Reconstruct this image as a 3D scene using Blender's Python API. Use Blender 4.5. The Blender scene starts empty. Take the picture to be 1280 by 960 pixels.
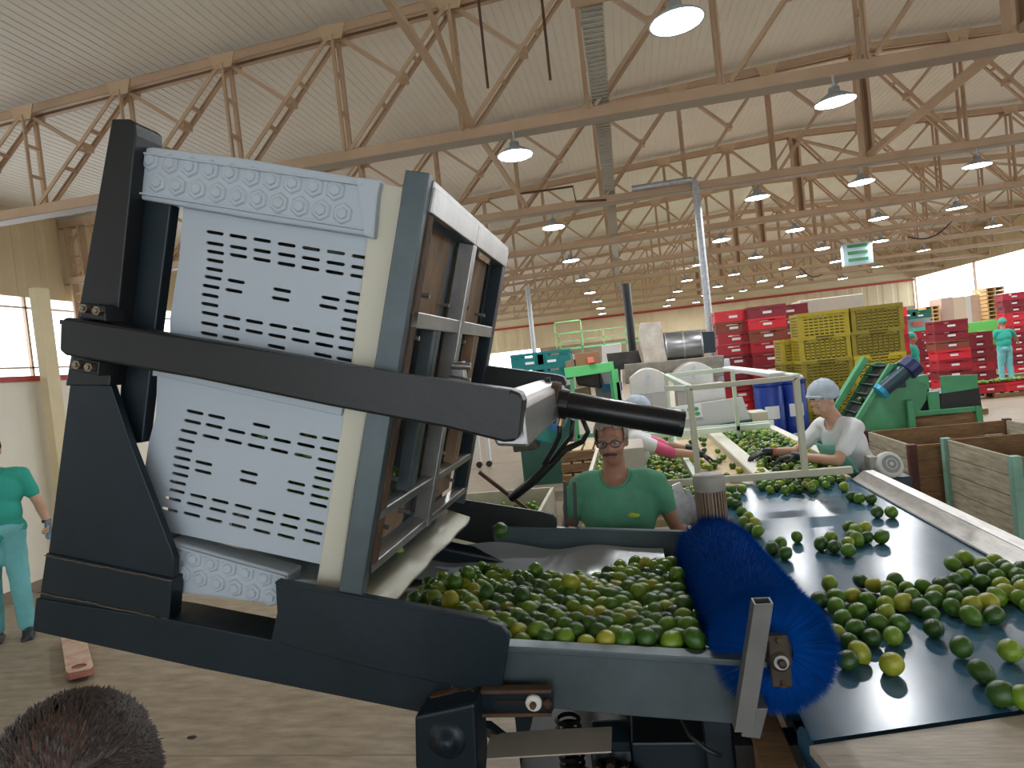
import bpy, bmesh, math, random
from mathutils import Vector, Matrix, noise
from mathutils.geometry import delaunay_2d_cdt
random.seed(7)
PI = math.pi
S = bpy.context.scene
COL = S.collection

# ---------------------------------------------------------------- camera
FPX, CAMH = 820.0, 1.9
dY = Vector((782-640, 480-443, FPX)).normalized()          # the hall's long axis, in camera space (right, up, forward)
_z = -(-.11*dY.x + dY.y)/dY.z
dZ = Vector((-.11, 1, _z)).normalized()
dX = dY.cross(dZ)
if dX.x < 0: dX = -dX
R = Matrix((dX, dY, dZ))                                   # camera (right, up, fwd) -> world
CAM = Vector((0, 0, CAMH))
cd = bpy.data.cameras.new('camera'); cam = bpy.data.objects.new('camera', cd); COL.objects.link(cam)
r_, u_, f_ = R @ Vector((1,0,0)), R @ Vector((0,1,0)), R @ Vector((0,0,1))
M4 = Matrix((r_, u_, -f_)).transposed().to_4x4(); M4.translation = CAM
cam.matrix_world = M4
cd.sensor_width = 36; cd.lens = FPX/1280*36; cd.clip_start = .05; cd.clip_end = 300
S.camera = cam

def at(x, y, X=None, Y=None, Z=None):
    """point of the world where the line of sight through a photo pixel meets a plane"""
    d = R @ Vector(((x-640)/FPX, (480-y)/FPX, 1))
    if X is not None: t = X/d.x
    elif Y is not None: t = Y/d.y
    else: t = (Z-CAMH)/d.z
    return CAM + d*t
def proj(p):
    c = R.transposed() @ (Vector(p)-CAM)
    return 640+FPX*c.x/c.z, 480-FPX*c.y/c.z, c.z

# ---------------------------------------------------------------- world, exposure
S.view_settings.view_transform = 'Standard'; S.view_settings.look = 'None'
S.view_settings.gamma = 1; S.view_settings.use_curve_mapping = False
S.view_settings.exposure = 0.30
W = bpy.data.worlds.new('daylight'); S.world = W; W.use_nodes = True
nt = W.node_tree; bg = nt.nodes['Background']
bg.inputs[0].default_value = (.88, .95, 1, 1); bg.inputs[1].default_value = 3.0
S.cycles.max_bounces = 7; S.cycles.diffuse_bounces = 4; S.cycles.glossy_bounces = 3; S.cycles.transmission_bounces = 4
S.cycles.transparent_max_bounces = 8; S.cycles.sample_clamp_indirect = 6
LAMP_W = 55

# ---------------------------------------------------------------- materials
MATS = {}
def mat(name, col, rough=.6, metal=0, var=None, bump=None, emit=None, spec=None, stretch=(1,1,1), col2=None, alpha=None, coat=0, sheen=0, trans=0):
    if name in MATS: return MATS[name]
    m = bpy.data.materials.new(name); m.use_nodes = True; MATS[name] = m
    n = m.node_tree.nodes; l = m.node_tree.links; b = n['Principled BSDF']
    b.inputs['Base Color'].default_value = (*col, 1); b.inputs['Roughness'].default_value = rough; b.inputs['Metallic'].default_value = metal
    if spec is not None: b.inputs['Specular IOR Level'].default_value = spec
    if coat: b.inputs['Coat Weight'].default_value = coat; b.inputs['Coat Roughness'].default_value = .15
    if sheen: b.inputs['Sheen Weight'].default_value = sheen
    if trans: b.inputs['Transmission Weight'].default_value = trans
    if alpha is not None: b.inputs['Alpha'].default_value = alpha
    if emit:
        b.inputs['Emission Color'].default_value = (*emit[0], 1); b.inputs['Emission Strength'].default_value = emit[1]
    if var or bump:
        tc = n.new('ShaderNodeTexCoord'); mp = n.new('ShaderNodeMapping'); mp.inputs['Scale'].default_value = stretch
        l.new(tc.outputs['Object'], mp.inputs[0])
    if var:
        t = n.new('ShaderNodeTexNoise'); t.inputs['Scale'].default_value = var[0]; t.inputs['Detail'].default_value = 6; t.inputs['Roughness'].default_value = .65
        l.new(mp.outputs[0], t.inputs['Vector'])
        rmp = n.new('ShaderNodeValToRGB'); rmp.color_ramp.elements[0].position = .32; rmp.color_ramp.elements[1].position = .68
        c2 = col2 or tuple(c*(1-var[1]) for c in col)
        rmp.color_ramp.elements[0].color = (*c2, 1); rmp.color_ramp.elements[1].color = (*col, 1)
        l.new(t.outputs['Fac'], rmp.inputs[0]); l.new(rmp.outputs[0], b.inputs['Base Color'])
    if bump:
        t = n.new('ShaderNodeTexNoise'); t.inputs['Scale'].default_value = bump[0]; t.inputs['Detail'].default_value = 4
        l.new(mp.outputs[0], t.inputs['Vector'])
        bp = n.new('ShaderNodeBump'); bp.inputs['Strength'].default_value = bump[1]; bp.inputs['Distance'].default_value = .01
        l.new(t.outputs['Fac'], bp.inputs['Height']); l.new(bp.outputs[0], b.inputs['Normal'])
    return m

def lime_mat():
    m = mat('lime_skin', (.12,.26,.02), .26, bump=(55,.18), spec=.55)
    n = m.node_tree.nodes; l = m.node_tree.links; b = n['Principled BSDF']
    oi = n.new('ShaderNodeObjectInfo'); g = n.new('ShaderNodeNewGeometry'); ad = n.new('ShaderNodeMath'); ad.operation = 'ADD'
    fr = n.new('ShaderNodeMath'); fr.operation = 'FRACT'
    l.new(oi.outputs['Random'], ad.inputs[0]); l.new(g.outputs['Random Per Island'], ad.inputs[1]); l.new(ad.outputs[0], fr.inputs[0])
    rp = n.new('ShaderNodeValToRGB'); e = rp.color_ramp.elements
    e[0].position = 0; e[0].color = (.022,.062,.010,1); e[1].position = 1; e[1].color = (.40,.36,.03,1)
    for p, c in ((.3,(.045,.135,.010)), (.65,(.11,.23,.014)), (.88,(.22,.32,.018))):
        k = e.new(p); k.color = (*c, 1)
    tc = n.new('ShaderNodeTexCoord'); nz = n.new('ShaderNodeTexNoise'); nz.inputs['Scale'].default_value = 14; nz.noise_dimensions = '4D'
    l.new(tc.outputs['Object'], nz.inputs['Vector']); l.new(fr.outputs[0], nz.inputs['W'])
    mr = n.new('ShaderNodeMapRange'); mr.inputs[1].default_value = .3; mr.inputs[2].default_value = .7; mr.inputs[3].default_value = -.12; mr.inputs[4].default_value = .16
    l.new(nz.outputs['Fac'], mr.inputs[0]); a2 = n.new('ShaderNodeMath'); a2.operation = 'ADD'; a2.use_clamp = True
    l.new(fr.outputs[0], a2.inputs[0]); l.new(mr.outputs[0], a2.inputs[1]); l.new(a2.outputs[0], rp.inputs[0]); l.new(rp.outputs[0], b.inputs['Base Color'])
    return m
LIME = lime_mat()

steel_black = mat('black_painted_steel', (.016,.018,.020), .42, .25, var=(3,.35), bump=(40,.08))
steel_navy = mat('navy_painted_steel', (.008,.021,.033), .40, .2, var=(4,.4), bump=(30,.1))
steel_blue = mat('grey_blue_steel', (.095,.125,.14), .42, .35, var=(4,.35), bump=(25,.08))
steel_bare = mat('bare_steel', (.46,.46,.45), .34, .85, var=(6,.3), bump=(30,.05))
galv = mat('galvanised_steel', (.55,.57,.6), .4, .7, var=(14,.35), bump=(60,.05))
rust = mat('rusty_steel', (.13,.075,.045), .75, .2, var=(12,.5), bump=(60,.3))
weldm = mat('weld_bead', (.16,.12,.09), .6, .4, bump=(120,.6))
bin_w = mat('white_bin_plastic', (.46,.52,.59), .38, bump=(8,.05), spec=.4)
bin_c = mat('cream_bin_plastic', (.60,.58,.47), .45, bump=(8,.05))
bin_in_shade = mat('bin_inside_shade', (.16,.17,.16), .6)  # white plastic coloured dark to stand for the shade inside the bin
plyw = mat('plywood', (.30,.19,.11), .7, var=(5,.45), bump=(40,.1), stretch=(3,3,1))
truss_m = mat('beige_brown_painted_steel', (.56,.39,.26), .5, var=(1.2,.2))
gus_m = mat('beige_painted_plate', (.62,.45,.29), .5, var=(2,.15))
ceil_m = mat('ceiling_panel_white', (.80,.76,.68), .55, var=(.35,.13), bump=(2,.05))
wall_m = mat('cream_wall_paint', (.88,.83,.71), .7, var=(1.2,.1))
wall_g = mat('block_wall_brown_grey', (.40,.32,.23), .8, var=(2,.3), bump=(10,.2))
sheet_m = mat('cream_wall_sheet', (.72,.60,.38), .5, var=(.6,.15))
red_trim = mat('red_trim_paint', (.42,.04,.03), .5)
cream_post = mat('cream_post_paint', (.74,.62,.38), .5, var=(3,.12))
lamp_e = mat('lamp_glow', (1,1,1), .5, emit=((.92,.97,1), 30))
lamp_h = mat('lamp_housing', (.45,.50,.55), .4, .4)
blk_rubber = mat('black_rubber', (.012,.012,.013), .5, bump=(60,.1))
blk_tube = mat('black_enamel_tube', (.014,.014,.016), .3, .3, bump=(40,.05))
brush_b = mat('blue_bristle', (.0,.052,.28), .85, var=(9,.3), spec=.05)
belt_m = mat('blue_grey_belt', (.055,.15,.25), .21, var=(5,.25), bump=(9,.03), stretch=(1,.5,1), spec=.42)
alu = mat('worn_aluminium_rail', (.62,.60,.57), .38, .7, var=(9,.3), bump=(30,.08), stretch=(4,1,4))
cream_steel = mat('cream_painted_steel', (.50,.47,.34), .45, var=(3,.12))
mint_steel = mat('pale_mint_painted_steel', (.62,.72,.60), .4, var=(3,.1))
wood_old = mat('weathered_wood', (.48,.43,.31), .85, var=(6,.5), bump=(30,.4), stretch=(6,.8,6))
wood_brown = mat('brown_wood', (.30,.17,.08), .8, var=(6,.45), bump=(30,.3), stretch=(1,6,6))
wood_pale = mat('pale_wood', (.62,.47,.28), .75, var=(6,.3), bump=(30,.2))
green_mc = mat('green_machine_paint', (.08,.36,.16), .42, var=(3,.25))
green_lt = mat('bright_green_paint', (.12,.55,.18), .45, var=(3,.1))
green_post = mat('faded_green_post', (.22,.42,.32), .6, var=(8,.3))
red_post = mat('dark_red_post', (.10,.025,.02), .6, var=(8,.3))
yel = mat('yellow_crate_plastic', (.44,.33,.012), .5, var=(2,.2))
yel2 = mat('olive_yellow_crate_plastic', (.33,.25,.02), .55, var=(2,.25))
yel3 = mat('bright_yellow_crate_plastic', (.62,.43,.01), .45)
REDS = [mat('dark_red_crate', (.22,.012,.022), .5), mat('red_crate', (.40,.015,.03), .45), mat('bright_red_crate', (.62,.02,.035), .45), mat('brownish_red_crate', (.24,.05,.03), .55)]
slot_shade = mat('slot_shade', (.02,.012,.012), .8)
teal_cr = mat('teal_crate', (.0,.16,.16), .5)
lblw = mat('white_label', (.75,.75,.75), .6)
blue_dr = mat('blue_drum', (.008,.035,.26), .35)
skin = mat('skin_tan', (.42,.20,.13), .5, var=(8,.2))
skin_l = mat('skin_light', (.58,.33,.23), .5, var=(8,.15))
skin_d = mat('skin_sunburnt', (.40,.19,.12), .5, var=(8,.25))
tee_green = mat('green_tee_cloth', (.11,.36,.22), .85, var=(4,.3), bump=(14,.35))
tee_white = mat('white_tee_cloth', (.72,.73,.74), .85, bump=(10,.4))
teal_c = mat('teal_shirt_cloth', (.03,.36,.28), .85, bump=(12,.4))
aqua_t = mat('aqua_trouser_cloth', (.18,.52,.55), .85, bump=(8,.5), var=(5,.2))
aqua_ap = mat('aqua_apron_cloth', (.22,.58,.50), .7, bump=(12,.3))
pink_c = mat('pink_cloth', (.55,.10,.20), .85, bump=(12,.4), var=(6,.3))
green_tr = mat('green_trouser_cloth', (.03,.16,.10), .9, bump=(10,.4))
shoe_m = mat('dark_shoe', (.02,.022,.028), .5)
boot_m = mat('tan_boot', (.30,.17,.08), .6, var=(8,.3))
glove_m = mat('black_glove', (.02,.025,.035), .5)
hairnet = mat('hairnet_gauze', (.62,.72,.82), .7, bump=(60,.5), alpha=.62)
hair_gr = mat('grey_hair', (.30,.26,.22), .7, bump=(60,.6), stretch=(1,1,.3))
hair_dk = mat('dark_brown_hair', (.035,.022,.018), .6, bump=(60,.6))
eye_w = mat('eye_white', (.42,.40,.37), .2); eye_d = mat('eye_iris', (.03,.02,.015), .2)
lens_m = mat('spectacle_lens', (.2,.22,.24), .3, alpha=.12, spec=.2); frame_m = mat('spectacle_frame', (.01,.01,.01), .3)
lip_m = mat('lip', (.36,.11,.08), .5); must_m = mat('moustache_hair', (.05,.035,.03), .8, bump=(80,.6))
card = mat('grey_cardboard', (.56,.50,.42), .8, var=(4,.12))
motor_g = mat('grey_motor_paint', (.33,.31,.27), .5, var=(6,.25)); motor_l = mat('light_grey_motor_paint', (.58,.58,.54), .45)
stain = mat('brushed_stainless', (.38,.38,.38), .33, .8, var=(3,.35), stretch=(1,1,4))
pale_tank = mat('pale_steel_tank', (.58,.56,.52), .38, .5, var=(3,.15))
poly_s = mat('plastic_sheet', (.32,.35,.38), .3, bump=(6,.3))
bed_m = mat('chute_bed_steel', (.20,.19,.175), .5, .4, var=(5,.35))
pinkred = mat('coral_signal', (.8,.18,.12), .4)

# floor
fl_m = mat('concrete_floor', (.55,.46,.35), .42, bump=(3,.15))
n = fl_m.node_tree.nodes; l = fl_m.node_tree.links
tc = n.new('ShaderNodeTexCoord'); mp = n.new('ShaderNodeMapping'); mp.inputs['Scale'].default_value = (.9, 3.2, 1); mp.inputs['Rotation'].default_value = (0,0,.5)
l.new(tc.outputs['Object'], mp.inputs[0])
n1 = n.new('ShaderNodeTexNoise'); n1.inputs['Scale'].default_value = 4.5; n1.inputs['Detail'].default_value = 8; n1.inputs['Roughness'].default_value = .62
l.new(mp.outputs[0], n1.inputs['Vector'])
rp = n.new('ShaderNodeValToRGB'); rp.color_ramp.elements[0].position = .3; rp.color_ramp.elements[1].position = .7
rp.color_ramp.elements[0].color = (.19,.15,.105,1); rp.color_ramp.elements[1].color = (.41,.335,.245,1)
l.new(n1.outputs['Fac'], rp.inputs[0]); l.new(rp.outputs[0], n['Principled BSDF'].inputs['Base Color'])
mr = n.new('ShaderNodeMapRange'); mr.inputs[3].default_value = .28; mr.inputs[4].default_value = .6; l.new(n1.outputs['Fac'], mr.inputs[0]); l.new(mr.outputs[0], n['Principled BSDF'].inputs['Roughness'])

# ---------------------------------------------------------------- mesh helpers
def worigin(o):
    v = Vector((0,0,0))
    while o is not None: v = v + Vector(o.location); o = o.parent
    return v
class MB:
    def __init__(s): s.v = []; s.f = []
    def add(s, vs, fs):
        b = len(s.v); s.v += [Vector(p) for p in vs]; s.f += [tuple(b+i for i in f) for f in fs]; return s
    def box(s, a, b):
        x0,y0,z0 = a; x1,y1,z1 = b
        return s.add([(x0,y0,z0),(x1,y0,z0),(x1,y1,z0),(x0,y1,z0),(x0,y0,z1),(x1,y0,z1),(x1,y1,z1),(x0,y1,z1)],
                     [(0,3,2,1),(4,5,6,7),(0,1,5,4),(1,2,6,5),(2,3,7,6),(3,0,4,7)])
    def cbox(s, c, d): return s.box([c[i]-d[i]/2 for i in range(3)], [c[i]+d[i]/2 for i in range(3)])
    def prism(s, poly, d0, d1):
        """poly: list of 3D points (planar); extruded from +d0 to +d1 (vectors)"""
        n = len(poly); A = [Vector(p)+Vector(d0) for p in poly]; B = [Vector(p)+Vector(d1) for p in poly]
        return s.add(A+B, [tuple(range(n))[::-1], tuple(range(n,2*n))] + [(i,(i+1)%n,n+(i+1)%n,n+i) for i in range(n)])
    def pxy(s, pix, Y, y0, y1):
        """outline given where it meets the plane Y, extruded in depth from y0 to y1"""
        P = [at(x,y,Y=Y) for x,y in pix]
        return s.prism([(p.x,0,p.z) for p in P], (0,y0,0), (0,y1,0))
    def bar(s, p0, p1, w, h, up=(0,0,1)):
        p0,p1 = Vector(p0),Vector(p1); d = (p1-p0).normalized(); up = Vector(up)
        if abs(d.dot(up)) > .98: up = Vector((0,1,0))
        a = d.cross(up).normalized(); b = a.cross(d).normalized()
        q = [a*sx*w/2+b*sy*h/2 for sx,sy in ((-1,-1),(1,-1),(1,1),(-1,1))]
        return s.add([p0+k for k in q]+[p1+k for k in q], [(3,2,1,0),(4,5,6,7),(0,1,5,4),(1,2,6,5),(2,3,7,6),(3,0,4,7)])
    def tube(s, p0, p1, r0, r1=None, n=16, cap=True):
        r1 = r0 if r1 is None else r1
        p0,p1 = Vector(p0),Vector(p1); d = (p1-p0).normalized(); a = d.orthogonal().normalized(); b = d.cross(a)
        vs = [p0+(a*math.cos(2*PI*i/n)+b*math.sin(2*PI*i/n))*r0 for i in range(n)]+[p1+(a*math.cos(2*PI*i/n)+b*math.sin(2*PI*i/n))*r1 for i in range(n)]
        fs = [(i,(i+1)%n,n+(i+1)%n,n+i) for i in range(n)]
        if cap: fs += [tuple(range(n))[::-1], tuple(range(n,2*n))]
        return s.add(vs, fs)
    def path(s, pts, r, n=8):
        pts = [Vector(p) for p in pts]
        rings = []; a = None
        for i,p in enumerate(pts):
            d = (pts[min(i+1,len(pts)-1)]-pts[max(i-1,0)]).normalized()
            a = d.orthogonal().normalized() if a is None else (a-d*a.dot(d)).normalized()
            b = d.cross(a); rr = r[i] if isinstance(r,(list,tuple)) else r
            rings.append([p+(a*math.cos(2*PI*k/n)+b*math.sin(2*PI*k/n))*rr for k in range(n)])
        vs = [v for g in rings for v in g]
        fs = [(i*n+k, i*n+(k+1)%n, (i+1)*n+(k+1)%n, (i+1)*n+k) for i in range(len(pts)-1) for k in range(n)]
        fs += [tuple(range(n))[::-1], tuple(range(len(vs)-n,len(vs)))]
        return s.add(vs, fs)
    def lathe(s, prof, c, axis=(0,0,1), n=24):
        ax = Vector(axis).normalized(); a = ax.orthogonal().normalized(); b = ax.cross(a); c = Vector(c)
        vs = [c+ax*z+(a*math.cos(2*PI*k/n)+b*math.sin(2*PI*k/n))*r for r,z in prof for k in range(n)]
        m = len(prof)
        fs = [(i*n+k, i*n+(k+1)%n, (i+1)*n+(k+1)%n, (i+1)*n+k) for i in range(m-1) for k in range(n)]
        return s.add(vs, fs)
    def ell(s, c, r, rot=None, n=16, m=10):
        c = Vector(c); vs = []; 
        for i in range(m+1):
            t = PI*i/m
            for k in range(n):
                p = Vector((math.sin(t)*math.cos(2*PI*k/n)*r[0], math.sin(t)*math.sin(2*PI*k/n)*r[1], math.cos(t)*r[2]))
                vs.append(c+(rot@p if rot else p))
        fs = [(i*n+k, (i+1)*n+k, (i+1)*n+(k+1)%n, i*n+(k+1)%n) for i in range(m) for k in range(n)]
        return s.add(vs, fs)
    def cap(s, p0, p1, r0, r1=None, flat=1, n=14):
        """tapered limb with round ends; flat squeezes it in y"""
        r1 = r0 if r1 is None else r1
        p0,p1 = Vector(p0),Vector(p1); d = p1-p0; L = d.length; d = d/L if L > 1e-6 else Vector((0,0,1))
        a = d.orthogonal().normalized(); b = d.cross(a); vs = []; prof = []
        for i in range(5): t = PI/2*i/5; prof.append((math.sin(t)*r0, -math.cos(t)*r0))
        prof.append((r0,0)); prof.append((r1,L))
        for i in range(1,6): t = PI/2*i/5; prof.append((math.cos(t)*r1, L+math.sin(t)*r1))
        for r,z in prof:
            for k in range(n):
                q = p0+d*z+(a*math.cos(2*PI*k/n)+b*math.sin(2*PI*k/n))*max(r,1e-4)
                if flat != 1: base = p0+d*z; q = Vector((q.x, base.y+(q.y-base.y)*flat, q.z))
                vs.append(q)
        m = len(prof)
        return s.add(vs, [(i*n+k, i*n+(k+1)%n, (i+1)*n+(k+1)%n, (i+1)*n+k) for i in range(m-1) for k in range(n)]+[tuple(range(n))[::-1], tuple(range(m*n-n,m*n))])
    def build(s, name, m, parent=None, bev=0, smooth=False, remesh=0, sm=0, local=False):
        off = Vector((0,0,0)) if (local or parent is None) else worigin(parent)
        me = bpy.data.meshes.new(name); me.from_pydata([v-off for v in s.v], [], s.f); me.materials.append(m)
        bm = bmesh.new(); bm.from_mesh(me); bmesh.ops.recalc_face_normals(bm, faces=bm.faces); bm.to_mesh(me); bm.free()
        o = bpy.data.objects.new(name, me); COL.objects.link(o)
        if parent is not None: o.parent = parent
        if remesh:
            md = o.modifiers.new('r', 'REMESH'); md.mode = 'VOXEL'; md.voxel_size = remesh
            if sm: k = o.modifiers.new('s', 'SMOOTH'); k.iterations = sm; k.factor = .6
            dg = bpy.context.evaluated_depsgraph_get(); ne = bpy.data.meshes.new_from_object(o.evaluated_get(dg))
            o.modifiers.clear(); old = o.data; o.data = ne; bpy.data.meshes.remove(old); ne.name = name
            if not ne.materials: ne.materials.append(m)
            smooth = True
        if bev:
            k = o.modifiers.new('bevel', 'BEVEL'); k.width = bev; k.segments = 2; k.limit_method = 'ANGLE'; k.angle_limit = .6
        if smooth: o.data.shade_smooth()
        return o
def smooth_angle(o):
    for p in o.data.polygons: p.use_smooth = len(p.vertices) == 4
    return o
def tag(o, label=None, cat=None, group=None, kind=None):
    if label: o['label'] = label
    if cat: o['category'] = cat
    if group: o['group'] = group
    if kind: o['kind'] = kind
    return o
def empty(name, label, cat, loc=(0,0,0), rz=0, group=None, kind=None):
    o = bpy.data.objects.new(name, None); COL.objects.link(o); o.location = loc; o.rotation_euler = (0,0,rz); o.empty_display_size = .1
    return tag(o, label, cat, group, kind)
def dup(o, parent=None):
    c = o.copy(); COL.objects.link(c); c.parent = parent
    for ch in list(o.children): dup(ch, c)
    return c
def struct(name, mb, m, **k): return tag(mb.build(name, m, **k), kind='structure')
def plate_holes(outer, holes, y0, y1):
    """flat plate in x,z with real holes, thickness along y. Returns MB"""
    vs = []; es = []; fs = []
    def ring(p, face):
        b = len(vs); vs.extend(Vector(q) for q in p); n = len(p); es.extend((b+i, b+(i+1)%n) for i in range(n)); fs.append(list(range(b,b+n)))
    def ccw(p): return p if sum(p[i][0]*p[(i+1)%len(p)][1]-p[(i+1)%len(p)][0]*p[i][1] for i in range(len(p))) > 0 else p[::-1]
    ring(ccw(outer), 1)
    for h in holes: ring(ccw(h)[::-1], 0)
    r = delaunay_2d_cdt(vs, es, [fs[0]], 1, 1e-6)
    V, F = r[0], r[2]
    def inside(pt, poly):
        c = False; n = len(poly)
        for i in range(n):
            a, b = poly[i], poly[(i+1)%n]
            if (a[1] > pt[1]) != (b[1] > pt[1]) and pt[0] < (b[0]-a[0])*(pt[1]-a[1])/(b[1]-a[1])+a[0]: c = not c
        return c
    keep = []
    for f in F:
        c = sum((V[i] for i in f), Vector((0,0)))/len(f)
        if not any(inside(c, h) for h in holes): keep.append(f)
    mb = MB(); n = len(V)
    mb.v = [Vector((p.x,y0,p.y)) for p in V]+[Vector((p.x,y1,p.y)) for p in V]
    mb.f = [tuple(f) for f in keep]+[tuple(i+n for i in f)[::-1] for f in keep]
    cnt = {}
    for f in keep:
        for i in range(len(f)):
            e = (f[i], f[(i+1)%len(f)]); k = tuple(sorted(e)); cnt.setdefault(k, []).append(e)
    for k, e in cnt.items():
        if len(e) == 1: a, b = e[0]; mb.f.append((b, a, a+n, b+n))
    return mb
ORD = ['first','second','third','fourth','fifth','sixth','seventh','eighth','ninth','tenth','eleventh','twelfth']

# ================================================================ SETTING
XL, XR, Y0, YF, RX = -12.6, 18.6, -7.0, 46.2, 4.83
def ztop(x): return 7.07 - .045*abs(x-RX)
struct('floor', MB().box((XL-.3, Y0-6, -.2), (XR+6, YF+.4, 0)), fl_m)
# saw-cut joints of the slab, as shallow dark recess strips are thin: built as narrow inset strips of joint filler
jm = mat('joint_filler', (.26,.22,.17), .9)
mb = MB()
for k in range(9): mb.box((XL, 3.1+k*4.9, -.01), (XR, 3.112+k*4.9, .0015))
struct('trim_floor_joint', mb, jm)
# ceiling: ribbed sheets running down the hall
mb = MB(); xs = []
x = XL-.3
while x < XR+.3:
    xs += [(x, 0), (x+.10, 0), (x+.108, .007), (x+.122, .007), (x+.13, 0)]; x += .13
pr = [(x_, ztop(x_)+.17+dz) for x_, dz in xs]
ys = [Y0+k*(YF+.4-Y0)/10 for k in range(11)]
for y in ys: mb.v += [Vector((a, y, b)) for a, b in pr]
n_ = len(pr)
mb.f = [(j*n_+i, j*n_+i+1, (j+1)*n_+i+1, (j+1)*n_+i) for j in range(10) for i in range(n_-1)]
b_ = len(mb.v); mb.v += [Vector((x_, y, ztop(x_)+.35)) for y in (Y0, YF+.4) for x_ in (XL-.4, RX, XR+.4)]
mb.f += [(b_, b_+1, b_+4, b_+3), (b_+1, b_+2, b_+5, b_+4)]
struct('ceiling', mb, ceil_m)
def ribbed(p0, p1, z0, z1, pitch=.25, depth=.03, axis='y'):
    """wall sheet with upright ribs"""
    m = MB(); L = p1-p0; n = int(L/pitch); pts = []
    for i in range(n): a = p0+i*L/n; pts += [(a,0),(a+pitch*.6,0),(a+pitch*.7,depth),(a+pitch*.9,depth)]
    pts.append((p1,0)); return m, pts
def wall_sheet(name, axis, c, p0, p1, z0, z1, m, pitch=.3, sgn=1):
    mb, pts = ribbed(p0, p1, z0, z1, pitch)
    for z in (z0, z1): mb.v += [Vector((c+sgn*d, a, z)) if axis == 'y' else Vector((a, c+sgn*d, z)) for a, d in pts]
    n = len(pts); mb.f = [(i,i+1,n+i+1,n+i) for i in range(n-1)]
    # solid backing
    if axis == 'y': mb.box((min(c+sgn*.04,c+sgn*.12), p0, z0), (max(c+sgn*.04,c+sgn*.12), p1, z1))
    else: mb.box((p0, min(c+sgn*.04,c+sgn*.12), z0), (p1, max(c+sgn*.04,c+sgn*.12), z1))
    return struct(name, mb, m)
# far wall
wall_sheet('wall_back', 'x', YF, XL, XR, 3.0, 4.6, sheet_m, .9)
struct('wall_back_lower', MB().box((-5.9, YF, 0), (XR, YF+.2, 3.0)), wall_g)
struct('wall_back_gable', MB().box((XL, YF, 4.6), (XR, YF+.1, 7.1)), sheet_m)
struct('trim_back_rail', MB().box((XL, YF-.12, 4.58), (XR, YF, 4.72)), red_trim)
# unseen wall with an opening, added behind the camera to cut frontal daylight
struct('wall_front_blocker', MB().box((XL,Y0-.2,0),(-5,Y0,7.2)).box((9,Y0-.2,0),(XR,Y0,7.2)).box((-5,Y0-.2,3.6),(9,Y0,7.2)), wall_m)
# left outer wall with its long window band
wall_sheet('wall_left', 'y', XL, Y0, YF, 4.56, 6.5, sheet_m, .6, -1)
struct('wall_left_lower', MB().box((XL-.15, Y0, 0), (XL, YF, 2.55)), wall_m)
mb = MB()
for z in (2.62, 3.0, 4.3): mb.box((XL-.05, Y0, z), (XL+.02, YF, z+.035))
for k in range(12): y = Y0+k*4.8; mb.box((XL-.05, y, 2.55), (XL+.02, y+.05, 4.56))
struct('window_left', mb, truss_m)
# right wall with its open clerestory
struct('wall_right', MB().box((XR, Y0, 0), (XR+.2, YF, 2.7)), wall_g)
wall_sheet('wall_right_upper', 'y', XR, Y0, YF, 4.75, 6.6, sheet_m, .6, 1)
mb = MB()
for k in range(7): y = 10+k*7.2; mb.box((XR, y, 2.7), (XR+.1, y+.08, 4.75))
struct('window_right', mb, truss_m)
# low partition on the left with a red capping
PX = -6.72
struct('wall_partition', MB().box((PX-.15, -2, 0), (PX, 15, 2.34)), wall_m)
struct('trim_partition_cap', MB().box((PX-.18, -2, 2.34), (PX+.03, 15, 2.40)), red_trim)
struct('baseboard_partition', MB().box((PX, -2, 0), (PX+.012, 15, .1)), mat('grubby_base', (.30,.24,.18), .8, var=(6,.4)))
p = at(74, 560, X=PX+.16)
cp = empty('cream_post', 'cream upright post in front of the low left wall', 'post', (p.x, p.y, 0))
MB().box((p.x-.05, p.y-.09, 0), (p.x+.05, p.y+.09, 3.4)).build('shaft', cream_post, cp, bev=.006)
MB().box((p.x-.1, p.y-.15, 0), (p.x+.1, p.y+.15, .02)).build('base_plate', cream_post, cp)

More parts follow.
